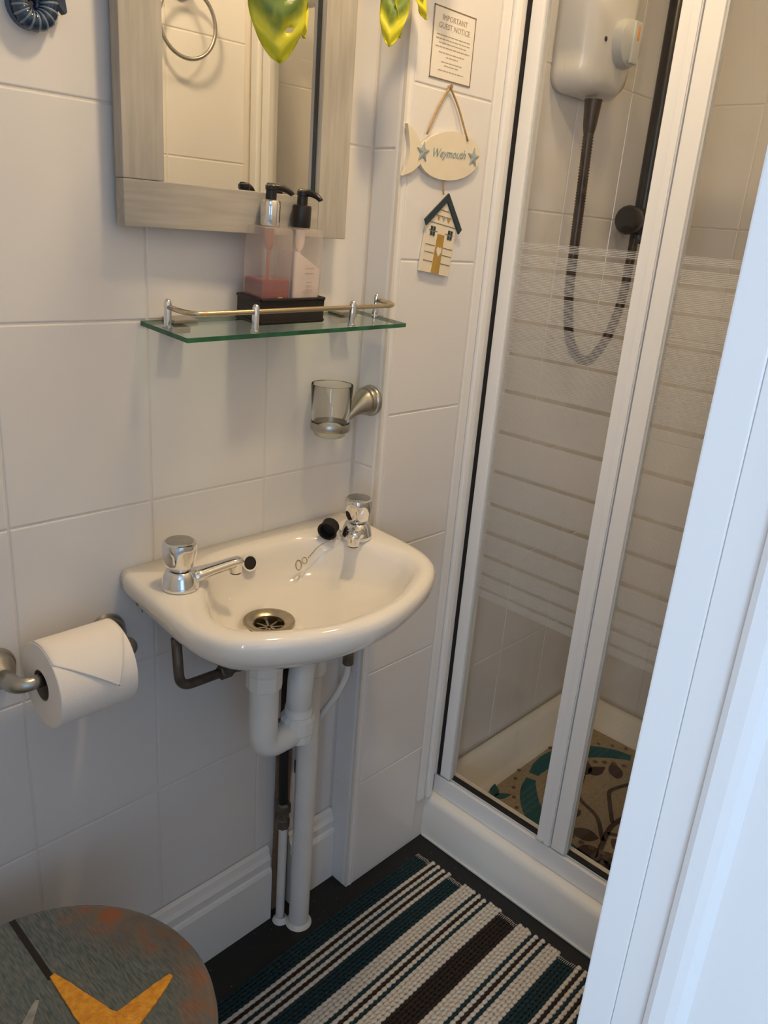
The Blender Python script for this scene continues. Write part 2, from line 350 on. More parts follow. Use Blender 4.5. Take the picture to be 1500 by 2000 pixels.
def torus(bm, mtx, R0, r0, n=24, k=8):
    V = [[bm.verts.new(mtx @ Vector(((R0 + r0 * math.cos(2 * PI * j / k)) * math.cos(2 * PI * i / n), (R0 + r0 * math.cos(2 * PI * j / k)) * math.sin(2 * PI * i / n), r0 * math.sin(2 * PI * j / k)))) for j in range(k)] for i in range(n)]
    for i in range(n):
        for j in range(k): bm.faces.new((V[i][j], V[(i + 1) % n][j], V[(i + 1) % n][(j + 1) % k], V[i][(j + 1) % k]))
    return bm
def wallm(x, y, z, face='-y'):
    """local X right, Y up, Z out of a wall that faces the given way"""
    if face == '-y': return Matrix.Translation((x, y, z)) @ Matrix(((1, 0, 0, 0), (0, 0, -1, 0), (0, 1, 0, 0), (0, 0, 0, 1)))
    if face == '-x': return Matrix.Translation((x, y, z)) @ Matrix(((0, 0, -1, 0), (-1, 0, 0, 0), (0, 1, 0, 0), (0, 0, 0, 1)))
    if face == '+y': return Matrix.Translation((x, y, z)) @ Matrix(((-1, 0, 0, 0), (0, 0, 1, 0), (0, 1, 0, 0), (0, 0, 0, 1)))

# ------------------------------------------------------------------ structure: slabs, tiles
def struct(name, bm, m, parent=None, smooth=False):
    o = obj(name, bm, m, parent, smooth)
    if parent is None: o['kind'] = 'structure'
    return o
TM = {}
def tile_mesh(w, h):
    k = (round(w, 4), round(h, 4))
    if k in TM: return TM[k]
    bm = bmesh.new(); g = 0.0011
    def rect(i, y): return [(-w / 2 + i, y, -h / 2 + i), (w / 2 - i, y, -h / 2 + i), (w / 2 - i, y, h / 2 - i), (-w / 2 + i, y, h / 2 - i)]
    rings(bm, [rect(g, 0.0075), rect(g, 0.0016), rect(g + 0.0006, 0.0005), rect(g + 0.002, 0)])
    bmesh.ops.recalc_face_normals(bm, faces=bm.faces)
    me = bpy.data.meshes.new('tile'); bm.to_mesh(me); bm.free(); me.materials.append(M['tile']); TM[k] = me
    return me
def tiles(parent, us, zs, plane, face):
    pm = MW[parent.name]
    for a, b in zip(us[:-1], us[1:]):
        for c, d in zip(zs[:-1], zs[1:]):
            if abs(b - a) < 0.012 or d - c < 0.012: continue
            o = bpy.data.objects.new('tile', tile_mesh(abs(b - a), d - c)); COL.objects.link(o); o.parent = parent
            u = (a + b) / 2; z = (c + d) / 2
            if face == '-y': w = Matrix.Translation((u, plane, z))
            elif face == '-x': w = Matrix.Translation((plane, u, z)) @ Matrix.Rotation(-PI / 2, 4, 'Z')
            else: w = Matrix.Translation((u, plane, z)) @ Matrix.Rotation(PI, 4, 'Z')
            w = w @ Matrix.Rotation(random.uniform(-.0016, .0016), 4, 'Z') @ Matrix.Rotation(random.uniform(-.0016, .0016), 4, 'X')
            o.matrix_local = pm.inverted() @ w
H = 2.12
YO = -0.80           # bathroom face of the doorway wall
XL = -0.25
wz = [0.172, 0.421, 0.671, 0.921, 1.172, 1.422, 1.672, 1.922, H]
w1 = struct('wall_sink', B(XL, 1.2, 0.0012, 0.12, 0, H), 'grout')
tiles(w1, [-0.242, -0.042, 0.158, 0.358, 0.557, 0.757, 0.9505], wz, 0.0, '-y')
wb = struct('wall_boxing', B(0.9522, 1.2, -0.0605, 0.0012, 0, H), 'grout')
bz = [0.003] + [0.005 + 0.2515 * k for k in range(1, 9)] + [H]
tiles(wb, [0.967, 1.157], bz, -0.0617, '-y')
tiles(wb, [-0.0015, -0.0525], [0.003, 0.257, 0.51, 0.716, 0.918, 1.172, 1.422, 1.672, 1.922, H], 0.951, '-x')
# rounded corner trim of the boxing, filler strip beside the shower
tr = []
for k in range(9):
    a = PI + k / 8 * PI / 2
    tr.append((0.0, 0.0) if False else (0.9655 + 0.0145 * math.cos(a), -0.0482 + 0.0145 * math.sin(a)))
tr += [(0.967, -0.05), (0.956, -0.048)]
bm = bmesh.new(); rings(bm, [[(x, y, 0.001) for x, y in tr], [(x, y, H) for x, y in tr]]); struct('trim_1', bm, 'tile', smooth='auto')
struct('trim_2', B(1.1585, 1.180, -0.0655, -0.0606, 0.111, H, bev=0.0015), 'upvc')
ws = struct('wall_shower', B(1.2, 2.0, -0.0188, 0.12, 0, H), 'grout')
sz = [0.111, 0.36, 0.61, 0.86, 1.11, 1.36, 1.61, 1.86, H]
tiles(ws, [1.255, 1.48, 1.68, 1.878], sz, -0.02, '-y')
wf = struct('wall_far', B(1.8812, 2.0, -0.95, -0.0188, 0, H), 'grout')
tiles(wf, [-0.022, -0.22, -0.42, -0.62, YO - .0], sz, 1.88, '-x')
DX0, DX1, DH = -0.235, 0.458, 2.0
wd = struct('wall_doorway', B(DX1 + 0.03, 1.8812, YO - 0.135, YO - 0.0012, 0, H), 'grout')
tiles(wd, [0.529, 0.59, 0.79, 0.99, 1.189], [0.003] + wz, YO, '+y')
tiles(wd, [1.26, 1.48, 1.68, 1.878], sz, YO, '+y')
struct('wall_over_door', B(XL, DX1 + 0.03, YO - 0.135, YO - 0.0012, DH + 0.03, H), 'paint')
struct('wall_left', B(XL - 0.1, XL, YO - 0.135, 0.12, 0, H), 'paint')
struct('ceiling', B(XL - 0.1, 2.0, YO - 0.135, 0.12, H, H + 0.08), 'paint')
struct('floor', B(XL - 0.1, 2.0, YO - 0.135, 0.12, -0.06, 0), 'floor')
# doorway lining beside the camera
bm = bmesh.new()
pr = [(DX1, -0.8121), (DX1 + 0.0006, -0.8115), (DX1 + 0.03, -0.8115), (DX1 + 0.03, -0.95), (DX1 - 0.004, -0.95), (DX1 - 0.004, -0.862), (DX1 - 0.0095, -0.856), (DX1 - 0.011, -0.850), (DX1 - 0.011, -0.840), (DX1 - 0.009, -0.836), (DX1 - 0.005, -0.8345), (DX1, -0.8345)]
rings(bm, [[(x, y, 0.0) for x, y in pr], [(x, y, DH + 0.03) for x, y in pr]])
dj = struct('door_1', bm, 'gloss', smooth=False)
obj('architrave', B(DX1 + 0.0010, DX1 + 0.070, -0.8112, YO + 0.014, 0.001, DH + 0.07, bev=0.0015), 'gloss', dj)
obj('lining', B(DX0 - 0.014, DX0, YO - 0.135, YO - 0.018, 0.001, DH + 0.03, bev=0.002), 'gloss', dj)
obj('lintel', B(DX0, DX1 - 0.013, YO - 0.134, YO - 0.018, DH, DH + 0.029, bev=0.002), 'gloss', dj)
# skirting board under the basin
sk = [(0, 0.0), (-0.018, 0.0), (-0.018, 0.118), (-0.0155, 0.124), (-0.0125, 0.127), (-0.0135, 0.145), (-0.009, 0.153), (-0.0065, 0.166), (0, 0.1705)]
def skirt(x0, x1, parent=None):
    bm = bmesh.new(); rings(bm, [[(x0, y - 0.0002, z) for y, z in sk], [(x1, y - 0.0002, z) for y, z in sk]]); return bm
sb = struct('baseboard_sink', skirt(XL + 0.001, 0.786), 'gloss')
obj('skirting_piece', skirt(0.836, 0.9505), 'gloss', sb)
obj('bare_patch', B(0.8000, 0.8355, -0.004, -0.0005, 0.0, 0.45), 'barewood', sb)
# adjoining bedroom behind the camera: floor, walls and the window that gives the daylight
struct('floor_bedroom', B(-1.9, 1.6, -3.75, YO - 0.136, -0.06, -0.001), 'carpet')
struct('ceiling_bedroom', B(-1.9, 1.6, -3.75, YO - 0.136, 2.35, 2.4), 'bedpaint')
bm = bmesh.new()
for a in ((-3.75, -2.52, 0, 2.35), (-1.38, YO - 0.136, 0, 2.35), (-2.52, -1.38, 0, 0.88), (-2.52, -1.38, 2.12, 2.35)): box(bm, -2.0, -1.9, a[0], a[1], a[2], a[3])
struct('wall_bedroom_window', bm, 'bedpaint')
struct('wall_bedroom_right', B(1.6, 1.7, -3.75, YO - 0.136, 0, 2.35), 'bedpaint')
bm = bmesh.new()
for a in ((-1.9, -1.32, 0, 2.35), (-0.18, 1.6, 0, 2.35), (-1.32, -0.18, 0, 0.88), (-1.32, -0.18, 2.12, 2.35)): box(bm, a[0], a[1], -3.75, -3.65, a[2], a[3])
struct('wall_bedroom_back', bm, 'bedpaint')
w2 = struct('added_fill_window', B(-1.32, -0.18, -3.70, -3.63, 0.86, 0.90, bev=0.004), 'gloss')  # added unseen window, made to carry the cool fill light
obj('mullion', B(-0.77, -0.73, -3.70, -3.66, 0.90, 2.12, bev=0.004), 'gloss', w2)
wn = struct('window_1', B(-1.95, -1.88, -2.52, -1.38, 0.86, 0.90, bev=0.004), 'gloss')
obj('mullion', B(-1.95, -1.91, -1.97, -1.93, 0.90, 2.12, bev=0.004), 'gloss', wn)
struct('wall_bedroom_door_left', B(-1.9, XL - 0.1, YO - 0.136, YO - 0.03, 0, 2.35), 'bedpaint')

# ------------------------------------------------------------------ ceiling lamp
for lx, ly, lst, llab in LAMPS:
    lamp = thing('ceiling_lamp', llab, 'lamp', (lx, ly, H), group='ceiling lamps')
    LT = Matrix.Translation((lx, ly, 0))
    obj('lamp_base', lathe([(0.055, H - 0.012), (0.058, H - 0.006), (0.058, H - 0.0005)], 40, LT), 'pot', lamp, smooth='auto')
    em = bpy.data.materials.new('warm_diffuser'); em.use_nodes = True
    eb = em.node_tree.nodes['Principled BSDF']; eb.inputs['Emission Color'].default_value = (*LAMP_COLOR, 1); eb.inputs['Emission Strength'].default_value = lst * 1.75
    obj('diffuser', lathe([(0.050 * math.cos(a * PI / 16), H - 0.0125 - 0.024 * math.sin(a * PI / 16)) for a in range(0, 9)], 40, LT), em, lamp, smooth=True)

# ------------------------------------------------------------------ shower tray and door
XT = 1.19; YT0, YT1 = -0.04, YO + 0.001
st = thing('shower_tray', 'low white shower tray behind the striped glass door', 'shower tray', (1.53, -0.42, 0))
bm = bmesh.new(); X1 = 1.8785
def rr(x0, x1, y0, y1, rad, z, n=5):
    out = []
    for cx, cy, a0 in ((x1 - rad, y1 - rad, 0), (x0 + rad, y1 - rad, PI / 2), (x0 + rad, y0 + rad, PI), (x1 - rad, y0 + rad, 1.5 * PI)):
        for k in range(n + 1):
            a = a0 + k / n * PI / 2; out.append((cx + rad * math.cos(a), cy + rad * math.sin(a), z))
    return out
ya, yb_ = YT1, -0.0205
rings(bm, [rr(XT, X1, ya, yb_, 0.002, 0.001), rr(XT, X1, ya, yb_, 0.002, 0.094), rr(XT + 0.003, X1 - .003, ya + .003, yb_ - .003, 0.004, 0.104), rr(XT + 0.009, X1 - .008, ya + .008, yb_ - .008, 0.006, 0.1095), rr(XT + 0.02, X1 - .02, ya + .02, yb_ - .015, 0.012, 0.1105),
           rr(XT + 0.062, X1 - .032, ya + .045, yb_ - .028, 0.03, 0.1105), rr(XT + 0.070, X1 - .040, ya + .052, yb_ - .036, 0.035, 0.104), rr(XT + 0.085, X1 - .062, ya + .07, yb_ - .06, 0.045, 0.060), rr(XT + 0.10, X1 - .08, ya + .09, yb_ - .08, 0.05, 0.052)])
obj('basin', bm, 'tray', st, smooth='auto')
obj('plinth_seal', B(XT - 0.004, XT - 0.0002, YT1 + .001, -0.064, 0.0005, 0.006, bev=0.0015), 'caulk', st)
sd = thing('shower_door', 'white framed folding shower door with fine white striped glass panes', 'shower door', (1.23, -0.42, 0.111))
ZT = 1.74
obj('bottom_rail', B(1.2135, 1.2225, YT1 + .002, -0.062, 0.1112, 0.158, bev=0.002), 'upvc', sd)
obj('bottom_track', B(1.2228, 1.250, YT1 + .002, -0.062, 0.1112, 0.1625, bev=0.002), 'upvc', sd)
obj('top_rail', B(1.205, 1.255, YT1 + .002, -0.062, ZT, ZT + 0.045, bev=0.003), 'upvc', sd)
for nm, a in (('wall_channel', (1.1815, 1.1985, -0.0735, -0.0618)), ('wall_channel', (1.2010, 1.2500, -0.0690, -0.0215)), ('wall_channel', (1.2010, 1.2500, YT1 + .002, YT1 + .03))):
    obj(nm, B(a[0], a[1], a[2], a[3], 0.1625 if a[0] > 1.2 else 0.112, ZT if a[0] > 1.2 else ZT + 0.04, bev=0.003), 'upvc', sd)
obj('rubber_seal', B(1.2120, 1.2300, -0.0775, -0.0695, 0.163, ZT - 0.001), 'seal', sd)
def panel(y0, y1, s0, s1, x, zb):
    obj('stile', B(x - 0.014, x + 0.012, y0 - s0, y0, zb, ZT - 0.003, bev=0.002), 'upvc', sd)
    s = obj('stile', B(x - 0.014, x + 0.012, y1, y1 + s1, zb, ZT - 0.003, bev=0.002), 'upvc', sd)
    obj('pane', B(x - 0.002, x + 0.002, y1 + s1 - .002, y0 - s0 + .002, zb + .002, ZT - 0.004), 'sg', sd)
    obj('pane_gasket', B(x - 0.006, x + 0.006, y1 + s1, y0 - s0, zb, zb + 0.004), 'seal', sd)
    obj('pane_gasket', B(x - 0.009, x - 0.0025, y0 - s0 - 0.0035, y0 - s0 - .0002, zb, ZT - 0.004), 'knobgrey', sd)
panel(-0.0785, -0.3690, 0.0255, 0.0320, 1.226, 0.1640)
panel(-0.3715, YT1 + .034, 0.0300, 0.0280, 1.226, 0.1640)
obj('stile_bead', B(1.2085, 1.2118, -0.3680, -0.3560, 0.165, ZT - 0.01, bev=0.001), 'upvc', sd)
obj('hinge_block', B(1.2075, 1.2235, -0.353, -0.336, 0.1640, 0.1685, bev=0.001), 'knobgrey', sd)

# patterned mat lying in the tray
CX, CY = 1.56, -0.355; MZ = 0.0525
mt = thing('shower_mat', 'beige rubber shower mat with teal ring and brown leaf pattern', 'mat', (CX, CY, MZ))
bm = bmesh.new()
mo = rr(1.325, 1.80, -0.60, -0.113, 0.03, 0, 6)
rings(bm, [[(p[0], p[1], MZ) for p in mo], [(p[0], p[1], MZ + .005) for p in mo], [(p[0] * .998 + CX * .002, p[1] * .998 + CY * .002, MZ + .006) for p in mo]])
obj('mat_base', bm, 'matbeige', mt)
ZM = MZ + 0.0061
flat = Matrix.Translation((0, 0, ZM))
def arc_band(r0, r1, a0, a1, n=24, taper=True):
    o_, i_ = [], []
    for k in range(n + 1):
        t = k / n; a = a0 + (a1 - a0) * t; w = math.sin(PI * min(max(t, .03), .97)) ** .3 if taper else 1
        mid = (r0 + r1) / 2; hw = (r1 - r0) / 2 * w
        o_.append((CX + (mid + hw) * math.cos(a), CY + (mid + hw) * math.sin(a))); i_.append((CX + (mid - hw) * math.cos(a), CY + (mid - hw) * math.sin(a)))
    return o_ + i_[::-1]
def flatpoly(bm, poly, h=0.0006):
    n = len(poly) // 2
    A = poly[:n]; Bq = poly[n:][::-1]
    for i in range(n - 1):
        q = [A[i], A[i + 1], Bq[i + 1], Bq[i]]
        V = [[bm.verts.new((p[0], p[1], z)) for p in q] for z in (ZM - .0008, ZM + h)]
        bm.faces.new(V[1]); 
        bm.faces.new((V[0][0], V[0][1], V[1][1], V[1][0])); bm.faces.new((V[0][2], V[0][3], V[1][3], V[1][2]))
    return bm
for k in range(4):
    a0 = k * PI / 2 + 0.36
    obj('teal_arc', flatpoly(bmesh.new(), arc_band(0.188, 0.238, a0, a0 + PI / 2 - 0.10)), 'matteal', mt)
dots = {}
for k in range(44):
    a = 2 * PI * k / 44
    for rad, q in ((0.249, 0.0055), (0.171, 0.007)):
        if rad not in dots:
            d0 = obj('dot', prism([(CX + rad + q * math.cos(b * PI / 3), CY + q * math.sin(b * PI / 3)) for b in range(6)], flat, 0.0007), 'matrust', mt); dots[rad] = d0
        elif abs(rad * math.cos(a)) < 0.236 and abs(rad * math.sin(a) + .0015) < 0.243:
            d0 = dots[rad].copy(); COL.objects.link(d0); d0.parent = mt
            d0.matrix_local = Matrix.Translation((rad * math.cos(a), rad * math.sin(a), dots[rad].location.z))
def leaf_poly(x, y, a, L, w, n=10):
    A, Bq = [], []
    for k in range(n + 1):
        t = k / n; h = w * math.sin(PI * t ** .8) * (1 - .25 * t)
        px, py = x + L * t * math.cos(a), y + L * t * math.sin(a)
        A.append((px - h * math.sin(a), py + h * math.cos(a))); Bq.append((px + h * math.sin(a), py - h * math.cos(a)))
    return A + Bq[::-1]
def stem_poly(P, w):
    P = catmull([(p[0], p[1], 0) for p in P], 6); A, Bq = [], []
    for i, p in enumerate(P):
        t = (P[min(i + 1, len(P) - 1)] - P[max(i - 1, 0)]).normalized(); A.append((p.x - t.y * w, p.y + t.x * w)); Bq.append((p.x + t.y * w, p.y - t.x * w))
    return A + Bq[::-1]
for P, w in (([(1.335, -0.42), (1.42, -0.39), (1.50, -0.375), (1.60, -0.40), (1.68, -0.44)], 0.006), ([(1.43, -0.385), (1.49, -0.335), (1.52, -0.27), (1.60, -0.235)], 0.005), ([(1.50, -0.37), (1.56, -0.33), (1.60, -0.31), (1.66, -0.33)], 0.005), ([(1.46, -0.38), (1.50, -0.44), (1.57, -0.49)], 0.005)):
    obj('stem', flatpoly(bmesh.new(), stem_poly(P, w)), 'matbrown', mt)
for x, y, a, L, w in ((1.60, -0.235, 0.5, .075, .022), (1.615, -0.24, -0.25, .06, .018), (1.655, -0.30, 0.7, .07, .02), (1.66, -0.33, -.2, .06, .018), (1.43, -0.375, 2.0, .075, .022), (1.40, -0.39, 2.8, .07, .024), (1.38, -0.41, 3.9, .065, .02), (1.45, -0.395, 4.6, .08, .026), (1.40, -0.40, 4.4, .07, .022), (1.52, -0.45, 5.2, .07, .022), (1.57, -0.49, 5.9, .07, .022), (1.48, -0.30, 2.6, .06, .02), (1.52, -0.27, 1.7, .05, .018), (1.68, -0.44, .2, .06, .02)):
    obj('leaf', flatpoly(bmesh.new(), leaf_poly(x, y, a, L, w)), 'matbrown', mt)
for x, y, a in ((1.36, -0.135, .6), (1.775, -0.14, 2.2), (1.775, -0.57, 3.8), (1.36, -0.57, 5.4)):
    obj('corner_curl', flatpoly(bmesh.new(), leaf_poly(x, y, a, .05, .013)), 'matteal', mt)
    obj('corner_curl', flatpoly(bmesh.new(), leaf_poly(x, y, a - 1.1, .045, .011)), 'matteal', mt)

# ------------------------------------------------------------------ electric shower: heater, hose, rail
hx0, hx1, hz0 = 1.368, 1.540, 1.565
ht = thing('shower_heater', 'white electric shower unit with round dial behind the glass', 'water heater', ((hx0 + hx1) / 2, -0.02, hz0))
bm = bmesh.new()
def hsec(y, ins, z0, rad):
    return [(p[0], y, p[1]) for p in [(q[0], q[1]) for q in rr(hx0 + ins, hx1 - ins, z0 + ins, 1.92 - ins, rad, 0, 8)]]
rings(bm, [hsec(-0.0205, 0.004, hz0, .03), hsec(-0.035, 0.0, hz0, .034), hsec(-0.07, 0.002, hz0, .036), hsec(-0.088, 0.010, hz0, .04), hsec(-0.097, 0.024, hz0, .045), hsec(-0.099, 0.040, hz0 + .01, .045)])
obj('casing', bm, 'heater', ht, smooth=True)
kx, kz = 1.478, 1.655
km = wallm(kx, -0.094, kz)
kn = obj('dial', lathe([(0.041, 0), (0.041, 0.012), (0.038, 0.022), (0.030, 0.027), (0.0, 0.028)], 14, km), 'knobgrey', ht, smooth='auto')
obj('dial_grip', B(kx - 0.013, kx + 0.013, -0.127, -0.1205, kz - 0.034, kz + 0.034, bev=0.003), 'knobgrey', ht)
obj('dial_marker', B(kx - 0.0030, kx + 0.0030, -0.1276, -0.1271, kz + 0.004, kz + 0.026), 'orange', ht)
obj('indicator_light', lathe([(0.004, 0), (0.004, 0.002)], 12, wallm(1.415, -0.0985, 1.652)), 'brown', ht)
bm = bmesh.new()
for k in range(2): pass
hose = thing('shower_hose', 'dark ribbed shower hose hanging in a loop below the heater', 'hose', (1.46, -0.07, 1.07))
obj('hose_connector', lathe([(0.0105, 1.505), (0.0125, 1.515), (0.016, 1.556), (0.017, 1.5615)], 20, Matrix.Translation((1.452, -0.07, 0))), 'brown', hose, smooth='auto')
hp = catmull([(1.452, -0.07, 1.508), (1.457, -0.07, 1.40), (1.461, -0.07, 1.30), (1.469, -0.07, 1.20), (1.500, -0.072, 1.108), (1.570, -0.075, 1.068), (1.640, -0.075, 1.112), (1.684, -0.073, 1.19), (1.698, -0.07, 1.27), (1.704, -0.068, 1.325)], 40)
obj('ribbed_hose', tube(hp, lambda t: 0.0098 + 0.0012 * math.sin(t * 2 * PI * 190), 10), 'brown', hose, smooth=True)
ra = thing('shower_rail', 'black shower rail with sliding holder beside the middle door frame', 'shower rail', (1.735, -0.05, 1.30))
obj('rail_pole', lathe([(0.019, 1.315), (0.0195, 1.32), (0.0195, 2.0), (0.019, 2.005)], 20, Matrix.Translation((1.738, -0.06, 0))), 'black', ra, smooth='auto')
obj('wall_bracket', B(1.722, 1.754, -0.05, -0.0205, 1.95, 1.99, bev=0.004), 'black', ra)
obj('wall_bracket', B(1.722, 1.754, -0.05, -0.0205, 1.335, 1.375, bev=0.004), 'black', ra)
obj('slider', B(1.706, 1.768, -0.09, -0.0405, 1.335, 1.388, bev=0.008), 'black', ra)
obj('slider_knob', lathe([(0.013, 0), (0.013, 0.018), (0.0285, 0.022), (0.030, 0.03), (0.030, 0.042), (0.0265, 0.048), (0.014, 0.05), (0.0, 0.05)], 14, Matrix.Translation((1.7065, -0.065, 1.362)) @ Matrix.Rotation(-PI / 2, 4, 'Y')), 'black', ra, smooth='auto')

# ------------------------------------------------------------------ wash basin
ZR = 0.828; BX = 0.722
def bxy(x, y): return (BX + x + 0.09 * y, y)
def polar(half, c, n=96):
    pts = half + [(-x, y) for x, y in half[::-1] if abs(x) > 1e-6]
    pts = [Vector(bxy(*p)) for p in pts]; c = Vector(c); out = []
    m = len(pts)
    for k in range(n):
        a = 2 * PI * k / n + 0.001; d = Vector((math.cos(a), math.sin(a))); best = None
        for i in range(m):
            p, q = pts[i], pts[(i + 1) % m]; e = q - p; den = d.x * e.y - d.y * e.x
            if abs(den) < 1e-12: continue
            w = p - c; t = (w.x * e.y - w.y * e.x) / den; s = (w.x * d.y - w.y * d.x) / den
            if t > 0 and -1e-9 <= s <= 1 + 1e-9 and (best is None or t < best): best = t
        out.append(c + d * best)
    return out
DR = (0.662, -0.140)
def smooth_half(P):
    q = catmull([(p[0], p[1], 0) for p in P], 6); return [(v.x, v.y) for v in q]
oh = [(0.0, -0.0008), (0.2195, -0.0008)] + smooth_half([(0.2200, -0.003), (0.2205, -0.10), (0.2195, -0.18), (0.212, -0.222), (0.193, -0.257), (0.155, -0.287), (0.10, -0.312), (0.045, -0.328), (0.0, -0.333)])
ih = smooth_half([(0.0, -0.046), (0.06, -0.049), (0.105, -0.070), (0.143, -0.115), (0.168, -0.165), (0.176, -0.205), (0.160, -0.242), (0.118, -0.271), (0.058, -0.296), (0.0, -0.302)])
OUT = polar(oh, DR); INN = polar(ih, DR); D2 = Vector(DR); NN = len(OUT)
def lerp2(Pl, s, z): return [(D2.x + (p.x - D2.x) * s, min(D2.y + (p.y - D2.y) * s, -0.0008), z) for p in Pl]
def inset(Pl, q, z): return [(p.x + (D2.x - p.x) / (D2 - p).length * q, min(-0.0008, p.y + (D2.y - p.y) / (D2 - p).length * (q if p.y < -.004 else 0)), z) for p in Pl]
def circ(rad, z): return [(D2.x + rad * math.cos(2 * PI * k / NN + .001), D2.y + rad * math.sin(2 * PI * k / NN + .001), z) for k in range(NN)]
bs = thing('wash_basin', 'small white ceramic wall basin with two chrome taps', 'basin', (BX, -0.001, 0.70))
bm = bmesh.new()
R = [circ(0.026, 0.750), circ(0.036, 0.752), lerp2(INN, .34, .754), lerp2(INN, .62, .758), lerp2(INN, .82, .768), lerp2(INN, .92, .785), lerp2(INN, .965, .808), lerp2(INN, 1.0, .8205), [(p[0], p[1], ZR - .002) for p in inset(INN, -.006, 0)], [(p[0], p[1], ZR) for p in inset(INN, -.014, 0)],
     inset(OUT, 0.014, ZR), inset(OUT, 0.006, ZR - .002), inset(OUT, 0.0015, ZR - .007), inset(OUT, 0.0, ZR - .014), inset(OUT, 0.001, ZR - .026), lerp2(OUT, .94, .785), lerp2(OUT, .82, .766), lerp2(OUT, .60, .744), lerp2(OUT, .35, .722), circ(0.04, .705), circ(0.026, .703)]
rings(bm, R, cap0=False, cap1=False)
V0 = None
obj('bowl', bm, 'ceramic', bs, smooth=True)
dT = Matrix.Translation((DR[0], DR[1], 0))
dr = obj('drain', lathe([(0.0225, 0.738), (0.0225, 0.7515), (0.026, 0.7545), (0.0335, 0.7565), (0.0375, 0.7562), (0.0385, 0.7542), (0.035, 0.751), (0.026, 0.746), (0.026, 0.7378)], 40, dT, cap0=False, cap1=False), 'steel', bs, smooth='auto')
obj('drain_well', lathe([(0.0222, 0.7385), (0.0222, 0.7390), (0.0, 0.7391)], 32, dT), 'seal', dr)
bm = bmesh.new()
for k in range(4): box(bm, -.0215, .0215, -.0016, .0016, 0.7400, 0.7445, mtx=dT @ Matrix.Rotation(k * PI / 4 + .3, 4, 'Z'))
obj('drain_cross', bm, 'steel', dr)
om = Matrix.Translation((0.690, -0.0545, 0.8095)) @ Matrix.Rotation(-0.12, 4, 'Z') @ Matrix(((1, 0, 0, 0), (0, .34, -.94, 0), (0, .94, .34, 0), (0, 0, 0, 1)))
ov = obj('overflow', lathe([(0.0105, -0.004), (0.0105, 0.0012), (0.0125, 0.0016), (0.0135, 0.0)], 28, om, cap0=False, cap1=False), 'ceramic', bs, smooth='auto')
obj('overflow_hole', lathe([(0.0108, -0.004), (0.0108, 0.0006), (0.0, 0.0007)], 28, om), 'seal', ov)

def tap(x, y, ang, L):
    z = ZR + 0.0002; T0 = Matrix.Translation((x, y, z))
    t = obj('tap', lathe([(0.0245, 0), (0.0258, 0.002), (0.0254, 0.006), (0.0240, 0.010), (0.0222, 0.018), (0.0190, 0.0255), (0.0170, 0.027), (0.012, 0.0275), (0.012, 0.032)], 32, T0), 'chrome', bs, smooth='auto')
    d = Vector((math.cos(ang), math.sin(ang), 0)); s = Vector((-d.y, d.x, 0)); b0 = Vector((x, y, z)); R = []
    prof = [(0.010, 0.0125, .0170, .0115), (0.030, 0.0145, .0135, .0095), (0.5 * L, 0.0165, .0112, .0085), (L - .016, 0.0205, .0100, .0078), (L - .005, 0.0212, .0098, .0076), (L, 0.0198, .0092, .0066)]
    for dd, zz, w, h in prof:
        c = b0 + d * dd + Vector((0, 0, zz)); R.append([c + s * (w * math.cos(2 * PI * k / 16)) + Vector((0, 0, h * math.sin(2 * PI * k / 16))) for k in range(16)])
    obj('spout', rings(bmesh.new(), R), 'chrome', t, smooth=True)
    ne = b0 + d * (L - .009)
    nz = obj('spout_nozzle', lathe([(0.0088, 0.0060), (0.0094, 0.0075), (0.0098, 0.0195)], 20, Matrix.Translation((ne.x, ne.y, z))), 'chrome', t, smooth='auto')
    obj('nozzle_ring', lathe([(0.0082, 0.0043), (0.0082, 0.0061)], 20, Matrix.Translation((ne.x, ne.y, z))), 'seal', t)
    # faceted handle: round top, oval facets cut around it
    n = 48; R = []
    for rad, zz, fac in ((0.0165, 0.0305, .0), (0.0190, 0.033, .5), (0.0212, 0.040, 1.0), (0.0228, 0.048, 1.0), (0.0236, 0.056, .6), (0.0234, 0.062, .15), (0.0222, 0.0665, 0), (0.0195, 0.068, 0)):
        ring = []
        for k in range(n):
            a = 2 * PI * k / n; q = ((a + .3) % (PI / 3)) - PI / 6
            rr_ = rad * (1 - fac + fac * (math.cos(PI / 6) * 1.06 / math.cos(q))) if fac else rad
            ring.append((x + rr_ * math.cos(a), y + rr_ * math.sin(a), z + zz))
        R.append(ring)
    obj('tap_handle', rings(bmesh.new(), R), 'chrome', t, smooth='auto')
    obj('handle_cap', lathe([(0.0188, 0.0681), (0.0182, 0.0692), (0.010, 0.0702), (0.0, 0.0704)], 32, T0), 'pewter', t, smooth='auto')
tap(0.540, -0.098, -0.16, 0.092)
tap(0.868, -0.104, PI + 0.70, 0.062)
bm = bmesh.new()
for yy, zz, s in ((-0.030, 0.803, .45), (-0.052, 0.796, .55), (-0.068, 0.793, .4)):
    xx = BX - 0.2165 + 0.09 * yy
    prism([(-.006 * s, .001), (-.001, .003 * s), (.006 * s, .0), (.001, -.003)], Matrix.Translation((xx - 0.0003, yy, zz)) @ Matrix(((0, 0, -1, 0), (-1, 0, 0, 0), (0, 1, 0, 0), (0, 0, 0, 1))), 0.0008, bm)
obj('chipped_glaze', bm, 'hutline', bs)

